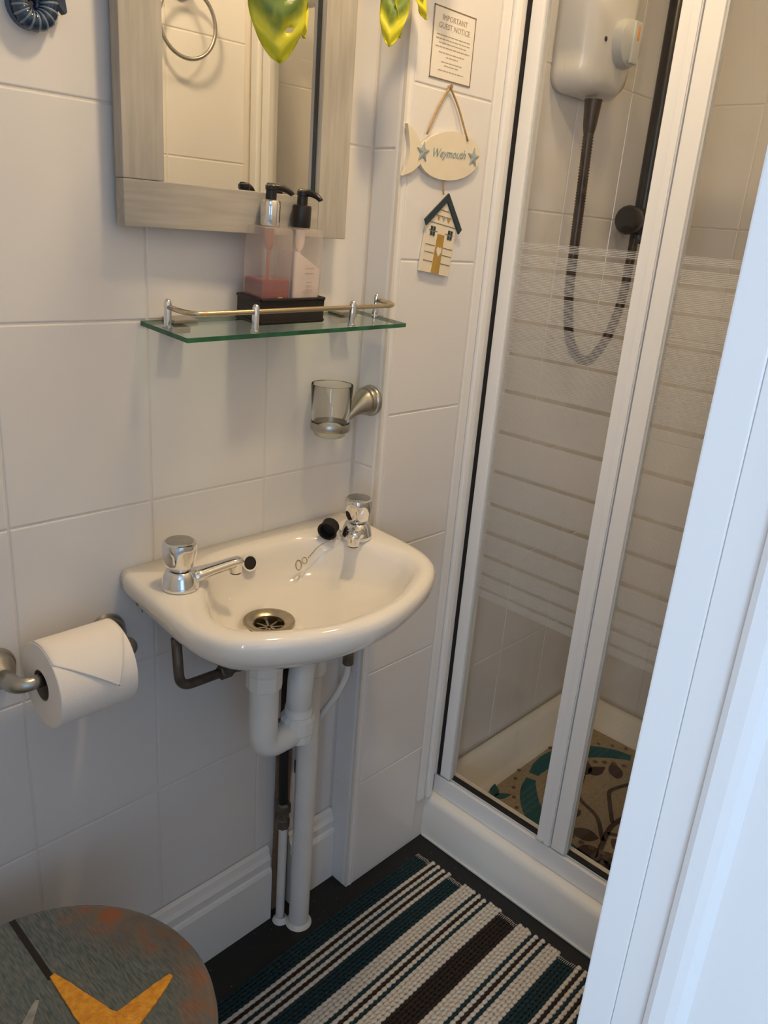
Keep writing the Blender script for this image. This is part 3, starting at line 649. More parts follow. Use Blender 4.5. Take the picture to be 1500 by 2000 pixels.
# plug and chain on the basin edge
pg = thing('basin_plug', 'black rubber plug on a ball chain lying beside the right tap', 'plug', (0.832, -0.075, ZR))
pmx = Matrix.Translation((0.829, -0.079, ZR + 0.0152)) @ Matrix.Rotation(0.5, 4, 'Z') @ Matrix.Rotation(PI / 2 - .22, 4, 'Y')
obj('plug', lathe([(0.0165, -0.009), (0.0150, -0.010), (0.0142, 0.006), (0.0145, 0.010), (0.0125, 0.0115), (0.0, 0.0115)], 28, pmx, cap0=False), 'seal', pg, smooth='auto')
obj('plug_inner', lathe([(0.0165, -0.009), (0.013, -0.0085), (0.012, 0.004), (0.0, 0.004)], 28, pmx, cap0=False), 'seal', pg, smooth='auto')
bm = bmesh.new(); torus(bm, pmx @ Matrix.Translation((0, 0, 0.0165)) @ Matrix.Rotation(PI / 2, 4, 'X'), 0.0055, 0.0008, 18, 6); obj('split_ring', bm, 'steel', pg, smooth=True)
cp = catmull([(0.844, -0.083, ZR + .016), (0.850, -0.090, ZR + .004), (0.838, -0.096, ZR + .0015), (0.822, -0.0885, ZR - .0015), (0.806, -0.0815, ZR - .010), (0.795, -0.0795, ZR - .020), (0.787, -0.079, ZR - .026)], 10)
bm = bmesh.new()
tot = 0; last = None
for p in cp:
    if last is None or (p - last).length > 0.0026:
        bmesh.ops.create_icosphere(bm, subdivisions=1, radius=0.0013, matrix=Matrix.Translation(p)); last = p
tube(cp, 0.0005, 5, bm)
obj('chain', bm, 'steel', pg, smooth=True)
bm = bmesh.new()
torus(bm, Matrix.Translation((0.780, -0.0785, ZR - .029)) @ Matrix.Rotation(1.2, 4, 'X'), 0.0050, 0.0009, 18, 6)
torus(bm, Matrix.Translation((0.768, -0.0785, ZR - .034)) @ Matrix.Rotation(1.25, 4, 'X') @ Matrix.Rotation(.3, 4, 'Y'), 0.0078, 0.0011, 20, 6)
obj('chain_ring', bm, 'steel', pg, smooth=True)

# ------------------------------------------------------------------ pipework under the basin
wt = thing('waste_trap', 'white plastic waste trap and upright pipe under the basin', 'waste pipe', (0.82, -0.062, 0))
tx, ty = 0.6565, -0.140
obj('tail_pipe', lathe([(0.0225, 0.560), (0.0225, 0.652)], 28, Matrix.Translation((tx, ty, 0))), 'plastic', wt, smooth='auto')
obj('top_nut', lathe([(0.0235, 0.645), (0.0275, 0.648), (0.0275, 0.672), (0.0285, 0.676), (0.0285, 0.695), (0.024, 0.7025)], 12, Matrix.Translation((tx, ty, 0))), 'plastic', wt)
ub = Vector((0.7290, -0.138, 0))
up_ = fillet([(tx, ty, 0.590), (tx, ty, 0.536), (ub.x, ub.y, 0.536), (ub.x, ub.y, 0.580)], 0.0355, 10)
obj('u_bend', tube(up_, 0.0222, 24), 'plastic', wt, smooth=True)
obj('union_nut', lathe([(0.0228, 0.519), (0.0260, 0.522), (0.0268, 0.536), (0.0285, 0.539), (0.0285, 0.562), (0.0235, 0.567)], 14, Matrix.Translation((ub.x, ub.y, 0.0))), 'plastic', wt)
obj('riser', tube(fillet([(ub.x, ub.y, 0.555), (ub.x + .002, ub.y, 0.650), (0.822, -0.0615, 0.652)], 0.038, 8), 0.0208, 24), 'plastic', wt, smooth=True)
obj('elbow_nut', lathe([(0.0240, -0.012), (0.0275, -0.009), (0.0275, 0.009), (0.0240, 0.012)], 14, axis_m((0.796, -0.0835, 0.651), (0.093, 0.0765, 0.002))), 'plastic', wt)
obj('side_nut', lathe([(0.0235, 0.570), (0.0265, 0.574), (0.0265, 0.602), (0.0235, 0.606)], 14, Matrix.Translation((0.822, -0.0615, 0))), 'plastic', wt)
obj('waste_pipe', lathe([(0.0195, 0.0005), (0.0195, 0.640), (0.0225, 0.6405), (0.0225, 0.664), (0.018, 0.668)], 28, Matrix.Translation((0.822, -0.0615, 0))), 'plastic', wt, smooth='auto')
obj('floor_seal', lathe([(0.026, 0.0004), (0.024, 0.004), (0.0205, 0.008), (0.0198, 0.008)], 28, Matrix.Translation((0.822, -0.0615, 0)), cap1=False), 'caulk', wt, smooth='auto')
hw = thing('hot_water_pipe', 'dark bent water pipe rising from floor to the left tap', 'pipe', (0.798, -0.032, 0))
P = fillet([(0.541, -0.084, 0.742), (0.546, -0.084, 0.660), (0.655, -0.075, 0.650)], 0.022, 8)
obj('copper_bend', tube(P, 0.0075, 14), 'copper', hw, smooth=True)
obj('compression_nut', lathe([(0.009, -0.012), (0.0115, -0.010), (0.0115, 0.010), (0.009, 0.012)], 6, axis_m((0.630, -0.077, 0.6522), (1, .08, -.09))), 'copper', hw)
P = fillet([(0.655, -0.075, 0.650), (0.790, -0.034, 0.640), (0.793, -0.032, 0.36), (0.796, -0.032, 0.275)], 0.02, 6)
obj('insulated_pipe', tube(P, 0.0088, 14), 'blackmatt', hw, smooth=True)
obj('valve', lathe([(0.0095, 0.228), (0.0125, 0.230), (0.0125, 0.248), (0.0105, 0.250), (0.0105, 0.262), (0.0135, 0.264), (0.0135, 0.282), (0.010, 0.286)], 8, Matrix.Translation((0.797, -0.032, 0))), 'copper', hw)
obj('painted_pipe', lathe([(0.0085, 0.0005), (0.0085, 0.230)], 20, Matrix.Translation((0.798, -0.032, 0))), 'plastic', hw, smooth='auto')
obj('pipe_seal', lathe([(0.016, 0.0004), (0.013, 0.006), (0.0088, 0.010)], 20, Matrix.Translation((0.798, -0.034, 0)), cap1=False), 'caulk', hw, smooth='auto')
cw = thing('cold_water_hose', 'thin pale water hose slanting down from the right tap', 'pipe', (0.865, -0.02, 0.35))
obj('hose', tube(catmull([(0.888, -0.085, 0.575), (0.886, -0.083, 0.545), (0.870, -0.072, 0.50), (0.848, -0.040, 0.435), (0.846, -0.012, 0.395), (0.846, -0.0115, 0.335)], 10), 0.0062, 12), 'plastic', cw, smooth=True)
obj('hose_nut', lathe([(0.0085, 0.572), (0.0100, 0.574), (0.0100, 0.594), (0.0075, 0.596), (0.0075, 0.606), (0.0110, 0.608), (0.0110, 0.630), (0.0080, 0.632), (0.0080, 0.740)], 10, Matrix.Translation((0.888, -0.085, 0))), 'copper', cw)
obj('wall_elbow', lathe([(0.0055, 0.315), (0.0072, 0.318), (0.0072, 0.345), (0.0055, 0.348)], 10, Matrix.Translation((0.846, -0.0115, 0))), 'copper', cw)

# ------------------------------------------------------------------ mirror
YW = math.radians(-1.9)
mrot = Matrix.Rotation(YW, 4, 'Z')
mw, mh, fwid = 0.352, 0.56, 0.054
mr = thing('wall_mirror', 'rectangular mirror in a grey washed wooden frame above the shelf', 'mirror', (0.5135, -0.0052, 1.288), mrot)
T = -0.0245
def MB(*a, **k): return B(*a, **k)
obj('frame_board', MB(0, fwid, T, -0.004, fwid + .0004, mh, bev=0.0012), 'woodV', mr, local=True)
obj('frame_board', MB(mw - fwid, mw, T, -0.004, 0, mh, bev=0.0012), 'woodV', mr, local=True)
obj('frame_board', MB(0, mw - fwid - .0004, T, -0.004, 0, fwid, bev=0.0012), 'woodH', mr, local=True)
obj('frame_board', MB(fwid + .0004, mw - fwid - .0004, T, -0.004, mh - fwid, mh, bev=0.0012), 'woodH', mr, local=True)
obj('backing', MB(0.02, mw - 0.02, -0.0038, -0.0012, 0.02, mh - 0.02), 'mirrordark', mr, local=True)
obj('mirror_glass', MB(fwid + .0002, mw - fwid - .0002, -0.0110, -0.0080, fwid + .0002, mh - fwid - .0002), 'mirror', mr, local=True)
obj('rebate_shade_strip', MB(mw - fwid - .0016, mw - fwid - .0004, -0.0150, -0.0111, fwid + .0004, mh - fwid - .0004), 'mirrordark', mr, local=True)  # dark strip standing in for the unlit rebate edge and its reflection

# ------------------------------------------------------------------ glass shelf (slightly out of level)
U = Vector((0.395, 0, 0.0065)).normalized(); Vv = Vector((0, -0.106, -0.0065)).normalized(); Nn = Vv.cross(U) ; Nn = Nn if Nn.z > 0 else -Nn
Nn.normalize(); Vv = U.cross(Nn); Vv = Vv if Vv.y < 0 else -Vv       # local: x along the wall, y = towards the wall
srot = Matrix(((U.x, -Vv.x, Nn.x, 0), (U.y, -Vv.y, Nn.y, 0), (U.z, -Vv.z, Nn.z, 0), (0, 0, 0, 1)))
sh = thing('glass_shelf', 'green edged glass shelf with a low metal rail under the mirror', 'shelf', (0.5455, -0.0025, 1.172), srot)
SW, SD = 0.393, 0.109
bm = bmesh.new(); box(bm, 0, SW, -SD, 0, -0.006, 0)
for f in bm.faces: f.material_index = 0
so = obj('glass_plate', bm, ['shelf', 'shelfedge'], sh, local=True)
for p in so.data.polygons:
    if abs(p.normal.z) < .5: p.material_index = 1
RH = 0.026
rp = fillet([(0.011, -0.047, RH), (0.012, -0.0985, RH), (SW - 0.012, -0.0985, RH), (SW - 0.011, -0.050, RH)], 0.026, 8)
obj('rail', tube(rp, 0.0034, 14), 'brass', sh, smooth=True, local=True)
for px, py in ((0.011, -0.047), (0.110, -0.0985), (0.285, -0.0985), (SW - 0.011, -0.050)):
    obj('rail_post', lathe([(0.0062, 0.0002), (0.0062, 0.002), (0.0048, 0.003), (0.0048, 0.030), (0.0040, 0.0335), (0.0022, 0.0355), (0.0, 0.036)], 20, Matrix.Translation((px, py, 0))), 'chrome', sh, smooth='auto', local=True)
for px in (0.050, 0.345):
    obj('shelf_clip', B(px - 0.018, px + 0.018, -0.030, 0.001, 0.0002, 0.0045, bev=0.001), 'pewter', sh, local=True)
    obj('shelf_bracket', B(px - 0.012, px + 0.012, -0.022, 0.001, -0.0150, -0.0062, bev=0.002), 'pewter', sh, local=True)
def shelf_pt(x, y, h): return (Matrix.Translation((0.5455, -0.0025, 1.172)) @ srot) @ Vector((x, y, h))
SM = Matrix.Translation((0.5455, -0.0025, 1.172)) @ srot
# black perforated tray standing on the shelf
tx0, tx1, ty0, ty1 = 0.141, 0.256, -0.068, -0.0150
tb = thing('soap_tray', 'black perforated metal tray holding two pump bottles on the shelf', 'tray', SM @ Vector(((tx0 + tx1) / 2, (ty0 + ty1) / 2, 0)), srot)
ox, oy = (tx0 + tx1) / 2, (ty0 + ty1) / 2
hx, hy, hh = (tx1 - tx0) / 2, (ty1 - ty0) / 2, 0.034
obj('tray_floor', B(-hx, hx, -hy, hy, 0.0004, 0.0016), 'black', tb, local=True)
for a in ((-hx, hx, -hy, -hy + .001), (-hx, hx, hy - .001, hy), (-hx, -hx + .001, -hy + .0011, hy - .0011), (hx - .001, hx, -hy + .0011, hy - .0011)):
    obj('perforated_side', B(a[0], a[1], a[2], a[3], 0.0017, hh), 'mesh', tb, local=True)
for zz in (0.0035, hh):
    q = [(-hx, -hy, zz), (hx, -hy, zz), (hx, hy, zz), (-hx, hy, zz), (-hx, -hy, zz)]
    bm = bmesh.new()
    for i in range(4): tube([q[i], q[i + 1]], 0.0022, 8, bm)
    obj('rim', bm, 'black', tb, local=True)
def bottle(name, label, cx, half, first):
    b = thing(name, label, 'bottle', SM @ Vector((cx, oy, 0.0018)), srot)
    hb = 0.0228; Ht = 0.126
    bm = bmesh.new()
    rings(bm, [rr(-half + .002, half - .002, -hb + .002, hb - .002, .004, 0.0002), rr(-half, half, -hb, hb, .005, .003), rr(-half, half, -hb, hb, .005, Ht - .006), rr(-half + .002, half - .002, -hb + .002, hb - .002, .005, Ht - .001), rr(-half + .006, half - .006, -hb + .006, hb - .006, .005, Ht), [(0.010 * math.cos(2 * PI * (k + .5) / 24), 0.010 * math.sin(2 * PI * (k + .5) / 24), Ht) for k in range(24)], [(0.010 * math.cos(2 * PI * (k + .5) / 24), 0.010 * math.sin(2 * PI * (k + .5) / 24), Ht + .004) for k in range(24)]])
    obj('bottle_body', bm, 'bottle', b, smooth='auto', local=True)
    q = .0022
    if first:
        obj('liquid_soap', B(-half + q, half - q, -hb + q, hb - q, .0035, .058, bev=.003), 'pink', b, local=True)
        obj('pump_housing', lathe([(0.0015, 0.0585), (0.0022, .060), (0.0022, .095), (0.0048, .098), (0.0068, .108), (0.0068, Ht - .003)], 16), 'pinktube', b, smooth='auto', local=True)
        obj('pump_collar', lathe([(0.0128, Ht + .0005), (0.0134, Ht + .002), (0.0134, Ht + .031), (0.0124, Ht + .033)], 28), 'chrome', b, smooth='auto', local=True)
        bm = bmesh.new()
        for zz, w_ in ((.050, .006), (.046, .009)): box(bm, .004 - w_ * .2, .004 + w_, -hb - .0004, -hb - .0001, zz - .016, zz - .0148)
        obj('label_print', bm, 'gilt', b, local=True); zc = Ht + .0335; cr_ = 0.0074
    else:
        bm = bmesh.new(); lo = rr(-half + q, half - q, -hb + q, hb - q, .003, 0)
        rings(bm, [[(p[0], p[1], .0035) for p in lo], [(p[0], p[1], 0.082 - 0.42 * p[0] if p[0] > -.014 else .096) for p in lo]])
        obj('lotion', bm, 'lotion', b, local=True)
        obj('pump_housing', lathe([(0.0022, .088), (0.0022, .095), (0.0048, .098), (0.0068, .108), (0.0068, Ht - .003)], 16), 'lotion', b, smooth='auto', local=True)
        obj('pump_collar', lathe([(0.0128, Ht + .0005), (0.0134, Ht + .002), (0.0134, Ht + .027), (0.0124, Ht + .029)], 28), 'black', b, smooth='auto', local=True)
        bm = bmesh.new()
        for zz, w_ in ((.074, .008), (.067, .008), (.055, .005), (.050, .005), (.045, .006), (.041, .009)): box(bm, .002 - w_, .002 + w_, -hb - .0004, -hb - .0001, zz - .0005, zz + .0005)
        obj('label_print', bm, 'print', b, local=True); zc = Ht + .0295; cr_ = 0.0074
    obj('pump_stem', lathe([(cr_, zc), (cr_, zc + .012), (0.0082, zc + .0125), (0.0082, zc + .0175), (0.006, zc + .019)], 20), 'black', b, smooth='auto', local=True)
    d = Vector((0.86, -0.51, 0)) if first else Vector((0.36, -0.93, 0))
    pts = [Vector((0, 0, zc + .0155)) + d * t + Vector((0, 0, z)) for t, z in ((-.006, 0.0), (.010, .0005), (.020, -.0015), (.027, -.0055), (.0285, -.0075))]
    obj('pump_spout', tube(catmull(pts, 5), lambda t: .0052 - .0022 * t, 12), 'black', b, smooth=True, local=True)
bottle('soap_bottle', 'clear pump bottle with pink liquid soap and silver collar', 0.1705, 0.0258, True)
bottle('lotion_bottle', 'clear pump bottle with white lotion and black collar', 0.2253, 0.0258, False)

# ------------------------------------------------------------------ tumbler and its holder on the boxing
hd = thing('tumbler_holder', 'brushed metal wall holder with a ring around the glass tumbler', 'holder', (0.9505, -0.036, 1.03))
bmx = Matrix.Translation((0.9508, -0.036, 1.034)) @ Matrix.Rotation(-PI / 2, 4, 'Y')
obj('wall_plate', lathe([(0.0250, 0.0002), (0.0262, 0.003), (0.0250, 0.007), (0.0228, 0.0085), (0.0224, 0.012), (0.0212, 0.016), (0.0170, 0.021), (0.0, 0.0235)], 36, bmx), 'pewter', hd, smooth='auto')
cx_, cy_, cz_ = 0.856, -0.040, 0.990
R = []
for t in range(11):
    s = t / 10; x = 0.934 + (cx_ + 0.031 - 0.934) * s; z = 1.034 - 0.030 * (s ** 1.6); hz_ = 0.018 * (1 - s) ** 1.2 + 0.0050; hyv = 0.0185 * (1 - s) ** 1.5 + 0.0050
    R.append([(x, -0.036 - 0.003 * s + hyv * math.cos(2 * PI * k / 20), z + hz_ * math.sin(2 * PI * k / 20)) for k in range(20)])
obj('arm', rings(bmesh.new(), R), 'pewter', hd, smooth=True)
bm = bmesh.new()
lathe([(0.0298, -0.006), (0.0318, -0.0065), (0.0328, -0.003), (0.0328, 0.003), (0.0318, 0.006), (0.0304, 0.006), (0.0298, -0.006)], 40, Matrix.Translation((cx_, cy_, cz_ + 0.013)), bm, cap0=False, cap1=False)
obj('ring', bm, 'pewter', hd, smooth='auto')
tg = thing('glass_tumbler', 'clear glass tumbler resting in the metal ring holder', 'glass', (cx_, cy_, cz_))
CT = Matrix.Translation((cx_, cy_, cz_))
obj('tumbler_wall', lathe([(0.0262, 0.0130), (0.0293, 0.0165), (0.0312, 0.035), (0.0338, 0.0795), (0.0333, 0.0803), (0.0322, 0.0796), (0.0296, 0.035), (0.0272, 0.0168), (0.0245, 0.0130), (0.0262, 0.0130)], 48, CT, cap0=False, cap1=False), 'cupglass', tg, smooth='auto')
obj('tumbler_base', lathe([(0.021, -0.0045), (0.0248, -0.002), (0.0270, 0.004), (0.0282, 0.0105), (0.0268, 0.0118), (0.0, 0.0118)], 48, CT), 'cupbase', tg, smooth='auto')

# ------------------------------------------------------------------ toilet roll and holder
rx0, rx1, ry, rz, rrad = 0.350, 0.452, -0.082, 0.748, 0.0560
rh = thing('toilet_roll_holder', 'pewter toilet roll holder with bell shaped wall brackets', 'holder', (0.40, -0.001, 0.745))
for bxx, s in ((0.478, -1), (0.322, 1)):
    obj('wall_plate', lathe([(0.0275, 0.0002), (0.029, 0.003), (0.0278, 0.007), (0.0252, 0.0085), (0.0245, 0.014), (0.0215, 0.022), (0.0160, 0.030), (0.0120, 0.040)], 36, wallm(bxx, -0.0004, 0.738)), 'pewter', rh, smooth='auto')
    P = fillet([(bxx, -0.030, 0.739), (bxx, ry, 0.748), (bxx + s * 0.040, ry, 0.748)], 0.026, 8)
    obj('arm', tube(P, lambda t: 0.0115 - 0.003 * t, 16), 'pewter', rh, smooth=True)
obj('spindle', tube([(0.340, ry, 0.748), (0.462, ry, 0.748)], 0.0078, 16), 'knobgrey', rh, smooth='auto')
tr_ = thing('toilet_roll', 'white toilet paper roll with its loose end folded to a point', 'toilet roll', (0.40, ry, rz - rrad))
RX = Matrix.Translation((rx0, ry, rz - 0.0135 + 0.006)) @ Matrix.Rotation(PI / 2, 4, 'Y')
rzc = rz - 0.0075; Lr = rx1 - rx0
bm = lathe([(0.0205, 0.0), (rrad - .001, 0), (rrad, 0.001), (rrad, Lr - .001), (rrad - .001, Lr), (0.0205, Lr)], 72, RX, cap0=False, cap1=False)
obj('paper', bm, 'paper', tr_, smooth='auto')
obj('core', lathe([(0.0203, 0.0004), (0.0203, Lr - .0004), (0.0190, Lr - .0004), (0.0190, 0.0004), (0.0203, 0.0004)], 40, RX, cap0=False, cap1=False), 'core', tr_, smooth='auto')
bm = bmesh.new(); NA, NX = 26, 16; VV = []
for i in range(NA + 1):
    t = i / NA; a = math.radians(112 - 112 * t)          # angle above the front horizontal
    tl = max(0, (t - 0.54) / 0.46); trr = max(0, (t - 0.40) / 0.60)
    xl = rx0 + 0.001 + (Lr * .72) * tl; xr = rx1 - 0.001 - (Lr * .28) * trr
    rad = rrad + 0.0008 + 0.006 * max(0, t - .55) ** 1.0
    VV.append([bm.verts.new((xl + (xr - xl) * k / NX, ry - rad * math.cos(a), rzc + rad * math.sin(a))) for k in range(NX + 1)])
for i in range(NA):
    for k in range(NX): bm.faces.new((VV[i][k], VV[i][k + 1], VV[i + 1][k + 1], VV[i + 1][k]))
bmesh.ops.remove_doubles(bm, verts=bm.verts, dist=1e-5)
fo = obj('folded_sheet', bm, 'paper', tr_, smooth=True)
sm = fo.modifiers.new('thickness', 'SOLIDIFY'); sm.thickness = 0.0006; sm.offset = 0

# ------------------------------------------------------------------ toilet
LCX, LCY, LR, LZ = 0.245, -0.28, 0.192, 0.42
tl = thing('toilet', 'toilet with a glossy driftwood print lid showing an orange starfish', 'toilet', (0.15, LCY, 0))
def lid_out(rad, z, back=-0.03):
    pts = [(LCX + rad * math.cos(-PI / 2 + PI * k / 40), LCY + rad * math.sin(-PI / 2 + PI * k / 40), z) for k in range(41)]
    return pts + [(back + 0.03, LCY + rad * .93, z), (back, LCY + rad * .80, z), (back, LCY - rad * .80, z), (back + 0.03, LCY - rad * .93, z)]
bm = bmesh.new(); rings(bm, [lid_out(LR - .006, LZ - .022), lid_out(LR - .001, LZ - .020), lid_out(LR, LZ - .014), lid_out(LR - .001, LZ - .008), lid_out(LR - .005, LZ - .003), lid_out(LR - .012, LZ - .0005), lid_out(LR - .02, LZ)])
ld = obj('lid', bm, 'lid', tl, smooth='auto')
MW_lid = MW[ld.name]
obj('plank_joint', B(0.2765, 0.2845, -0.215, LCY + LR - .012, LZ - .001, LZ + .0004), 'joint', ld)
obj('plank_joint', B(0.2765, 0.2845, LCY - LR + .012, -0.40, LZ - .001, LZ + .0004), 'joint', ld)
obj('plank_joint', B(0.130, 0.138, LCY - LR + .012, LCY + LR - .012, LZ - .001, LZ + .0004), 'joint', ld)
def star(cx, cy, arms, wroot, z, h, m, name, spiky=0.0012):
    bm = bmesh.new(); cen = bm.verts.new((cx, cy, z + h)); cb = Vector((cx, cy, z))
    n = len(arms); outl = []
    for i, (a, L) in enumerate(arms):
        d = Vector((math.cos(a), math.sin(a), 0)); s = Vector((-d.y, d.x, 0))
        for k in range(14):
            t = 0.24 + .76 * k / 13; w = wroot * (1 - t) ** .8 * .9 + .0022
            outl.append(cb + d * (L * t) - s * (w + random.uniform(0, spiky)))
        for k in range(14):
            t = 1 - .76 * k / 13; w = wroot * (1 - t) ** .8 * .9 + .0022
            outl.append(cb + d * (L * t) + s * (w + random.uniform(0, spiky)))
    N = len(outl)
    V0 = [bm.verts.new(p) for p in outl]; V1 = [bm.verts.new(p + Vector((0, 0, h * .45))) for p in outl]
    ridge = []
    for i, (a, L) in enumerate(arms):
        d = Vector((math.cos(a), math.sin(a), 0)); tmp = []
        for k in list(range(14)) + list(range(13, -1, -1)):
            t = 0.24 + .76 * k / 13; tmp.append(cb + d * (L * t * .985) + Vector((0, 0, h * (1 - .5 * t))))
        ridge += tmp
    V2 = [bm.verts.new(p) for p in ridge]
    for i in range(N):
        j = (i + 1) % N
        bm.faces.new((V0[i], V0[j], V1[j], V1[i])); bm.faces.new((V1[i], V1[j], V2[j], V2[i])); bm.faces.new((V2[i], V2[j], cen))
    bmesh.ops.remove_doubles(bm, verts=bm.verts, dist=1e-6)
    return obj(name, bm, m, ld, smooth=False)
sc = Vector((0.299, -0.331))
arms = []
for tx2, ty2 in ((0.283, -0.213), (0.389, -0.309)): v = Vector((tx2, ty2)) - sc; arms.append((math.atan2(v.y, v.x), v.length))
arms = [arms[1], arms[0], (arms[0][0] + 1.15, .105), (arms[0][0] + 2.45, .11), (arms[1][0] - 1.2, .11)]
star(sc.x, sc.y, arms, 0.0195, LZ + .0002, 0.006, 'starfish', 'starfish')
v = Vector((0.256, -0.232)) - Vector((0.190, -0.300)); a0 = math.atan2(v.y, v.x)
star(0.190, -0.300, [(a0 + i * 2 * PI / 5, v.length) for i in range(5)], 0.010, LZ + .0002, 0.0022, 'paleshell', 'pale_starfish', 0.0003)
bm = bmesh.new(); rings(bm, [lid_out(LR - .012, LZ - .040), lid_out(LR - .004, LZ - .037), lid_out(LR - .004, LZ - .026), lid_out(LR - .01, LZ - .0225)])
obj('seat', bm, 'lid', tl, smooth='auto')
bm = bmesh.new(); R = []
for s, z, sh_ in ((.52, 0.001, .06), (.53, .03, .06), (.50, .10, .055), (.55, .18, .04), (.72, .27, .02), (.90, .34, .005), (.95, .368, 0), (.95, .3785, 0)):
    R.append([(LCX - .09 + (p[0] - LCX + .09) * s - sh_, LCY + (p[1] - LCY) * s, z) for p in lid_out(LR, 0)])
rings(bm, R); obj('pan', bm, 'ceramic', tl, smooth='auto')
obj('cistern', B(-0.243, -0.065, LCY - .18, LCY + .18, 0.40, 0.74, bev=0.02, seg=3), 'ceramic', tl, smooth='auto')
obj('cistern_lid', B(-0.246, -0.060, LCY - .185, LCY + .185, 0.7405, 0.765, bev=0.008), 'ceramic', tl, smooth='auto')
obj('cistern_base', B(-0.20, 0.02, LCY - .10, LCY + .10, 0.30, 0.3995, bev=0.01), 'ceramic', tl, smooth='auto')

# ------------------------------------------------------------------ woven rug on the floor
rg = thing('woven_rug', 'striped woven cotton rug in cream, teal and brown on black floor', 'rug', (0.78, -0.40, 0))
seq = 'TTTTT WBWTWBW TTTTT WWWW TWBWT WWWW BBBBBB WWWW TWBWT WWWW TTTTT WBWTWBW TTTTT WWWW TWBWT'.split()
cells = []
for blk in seq:
    if len(set(blk)) == 1: cells.append((blk[0], len(blk)))
    else: cells += [(c, 1) for c in blk]
pitch = 0.00742; yy = -0.1055
rowi = 0
def row(bm, y, x0, x1, ph, rad):
    per = 0.0120; n = int((x1 - x0) / per * 5); R = []
    for i in range(n + 1):
        x = x0 + (x1 - x0) * i / n; u = (x + ph) / per
        q = abs(math.sin(PI * u)); rr_ = rad * (0.58 + 0.56 * q)
        yo = 0.0008 * math.sin(2 * PI * u + 1) + 0.0022 * math.sin(x * 9 + y * 6); zo = rad * 0.9
        R.append([(x, y + yo + rr_ * 1.05 * math.cos(2 * PI * k / 6), zo + rr_ * math.sin(2 * PI * k / 6) + .0008) for k in range(6)])
    rings(bm, R)
YS = -0.86
bmf = bmesh.new()
for c, n in cells:
    if yy < -0.74: break
    bm = bmesh.new(); y_first = yy
    for k in range(n):
        xe = 1.1385 + 0.012 * (-yy - .1) / .4 + random.uniform(-.0015, .0015)
        row(bm, yy, 0.40, xe - (0.011 if c != 'W' else 0), random.uniform(0, .012), 0.0046 if c == 'W' else 0.0041)
        if c != 'W' and n > 2:
            for s in (-1, 1): tube([(xe - .016, yy + s * .0018, .0085), (xe - .006, yy + s * .0018, .0070), (xe - .002, yy + s * .0018, .0012)], 0.0006, 4, bmf)
        yy -= pitch
    obj('stripe', bm, {'T': 'rugteal', 'W': 'rugwhite', 'B': 'rugbrown'}[c], rg, smooth=True)
obj('edge_stitching', bmf, 'rugwhite', rg, kind='stuff')

# ------------------------------------------------------------------ notice and hanging sign on the boxing
YF = -0.0618
def text(body, size, mtx, m, name, parent, shear=0.0, ext=0.0002, space=1.0):
    cu = bpy.data.curves.new(name, 'FONT'); cu.body = body; cu.size = size; cu.align_x = 'CENTER'; cu.align_y = 'CENTER'; cu.shear = shear; cu.extrude = ext; cu.resolution_u = 2; cu.space_character = space
    t = bpy.data.objects.new('tmp', cu); COL.objects.link(t)
    dg = bpy.context.evaluated_depsgraph_get(); me = bpy.data.meshes.new_from_object(t.evaluated_get(dg))
    bpy.data.objects.remove(t); bm = bmesh.new(); bm.from_mesh(me); bpy.data.meshes.remove(me)
    bm.transform(mtx); return obj(name, bm, m, parent)
nt_ = thing('guest_notice', 'small laminated notice sheet with a thin brown border', 'notice', (1.045, YF, 1.525))
nx0, nx1, nz0, nz1 = 0.9970, 1.0950, 1.526, 1.621
obj('sheet', B(nx0, nx1, YF - .0009, YF - .0002, nz0, nz1), 'sheet', nt_)
bw = 0.0016
bm = bmesh.new()
for a in ((nx0, nx1, nz0, nz0 + bw), (nx0, nx1, nz1 - bw, nz1), (nx0, nx0 + bw, nz0, nz1), (nx1 - bw, nx1, nz0, nz1)): box(bm, a[0], a[1], YF - .0013, YF - .0009, a[2], a[3])
obj('border', bm, 'border', nt_)
nc = (nx0 + nx1) / 2
text('IMPORTANT', 0.0105, wallm(nc, YF - .0011, 1.6075), 'ink', 'heading', nt_)
text('GUEST NOTICE', 0.0105, wallm(nc, YF - .0011, 1.5965), 'ink', 'heading', nt_)
bm = bmesh.new()
for z, w_ in ((1.5845, .078), (1.5795, .080), (1.5745, .066), (1.5690, .080), (1.5620, .064), (1.5570, .028), (1.5500, .048), (1.5455, .034), (1.5385, .060)):
    x = nc - w_ / 2
    while x < nc + w_ / 2 - .002:
        l = min(random.uniform(.004, .009), nc + w_ / 2 - x); box(bm, x, x + l, YF - .00115, YF - .0009, z - .0007, z + .0007); x += l + .0016
obj('small_print', bm, 'ink', nt_)

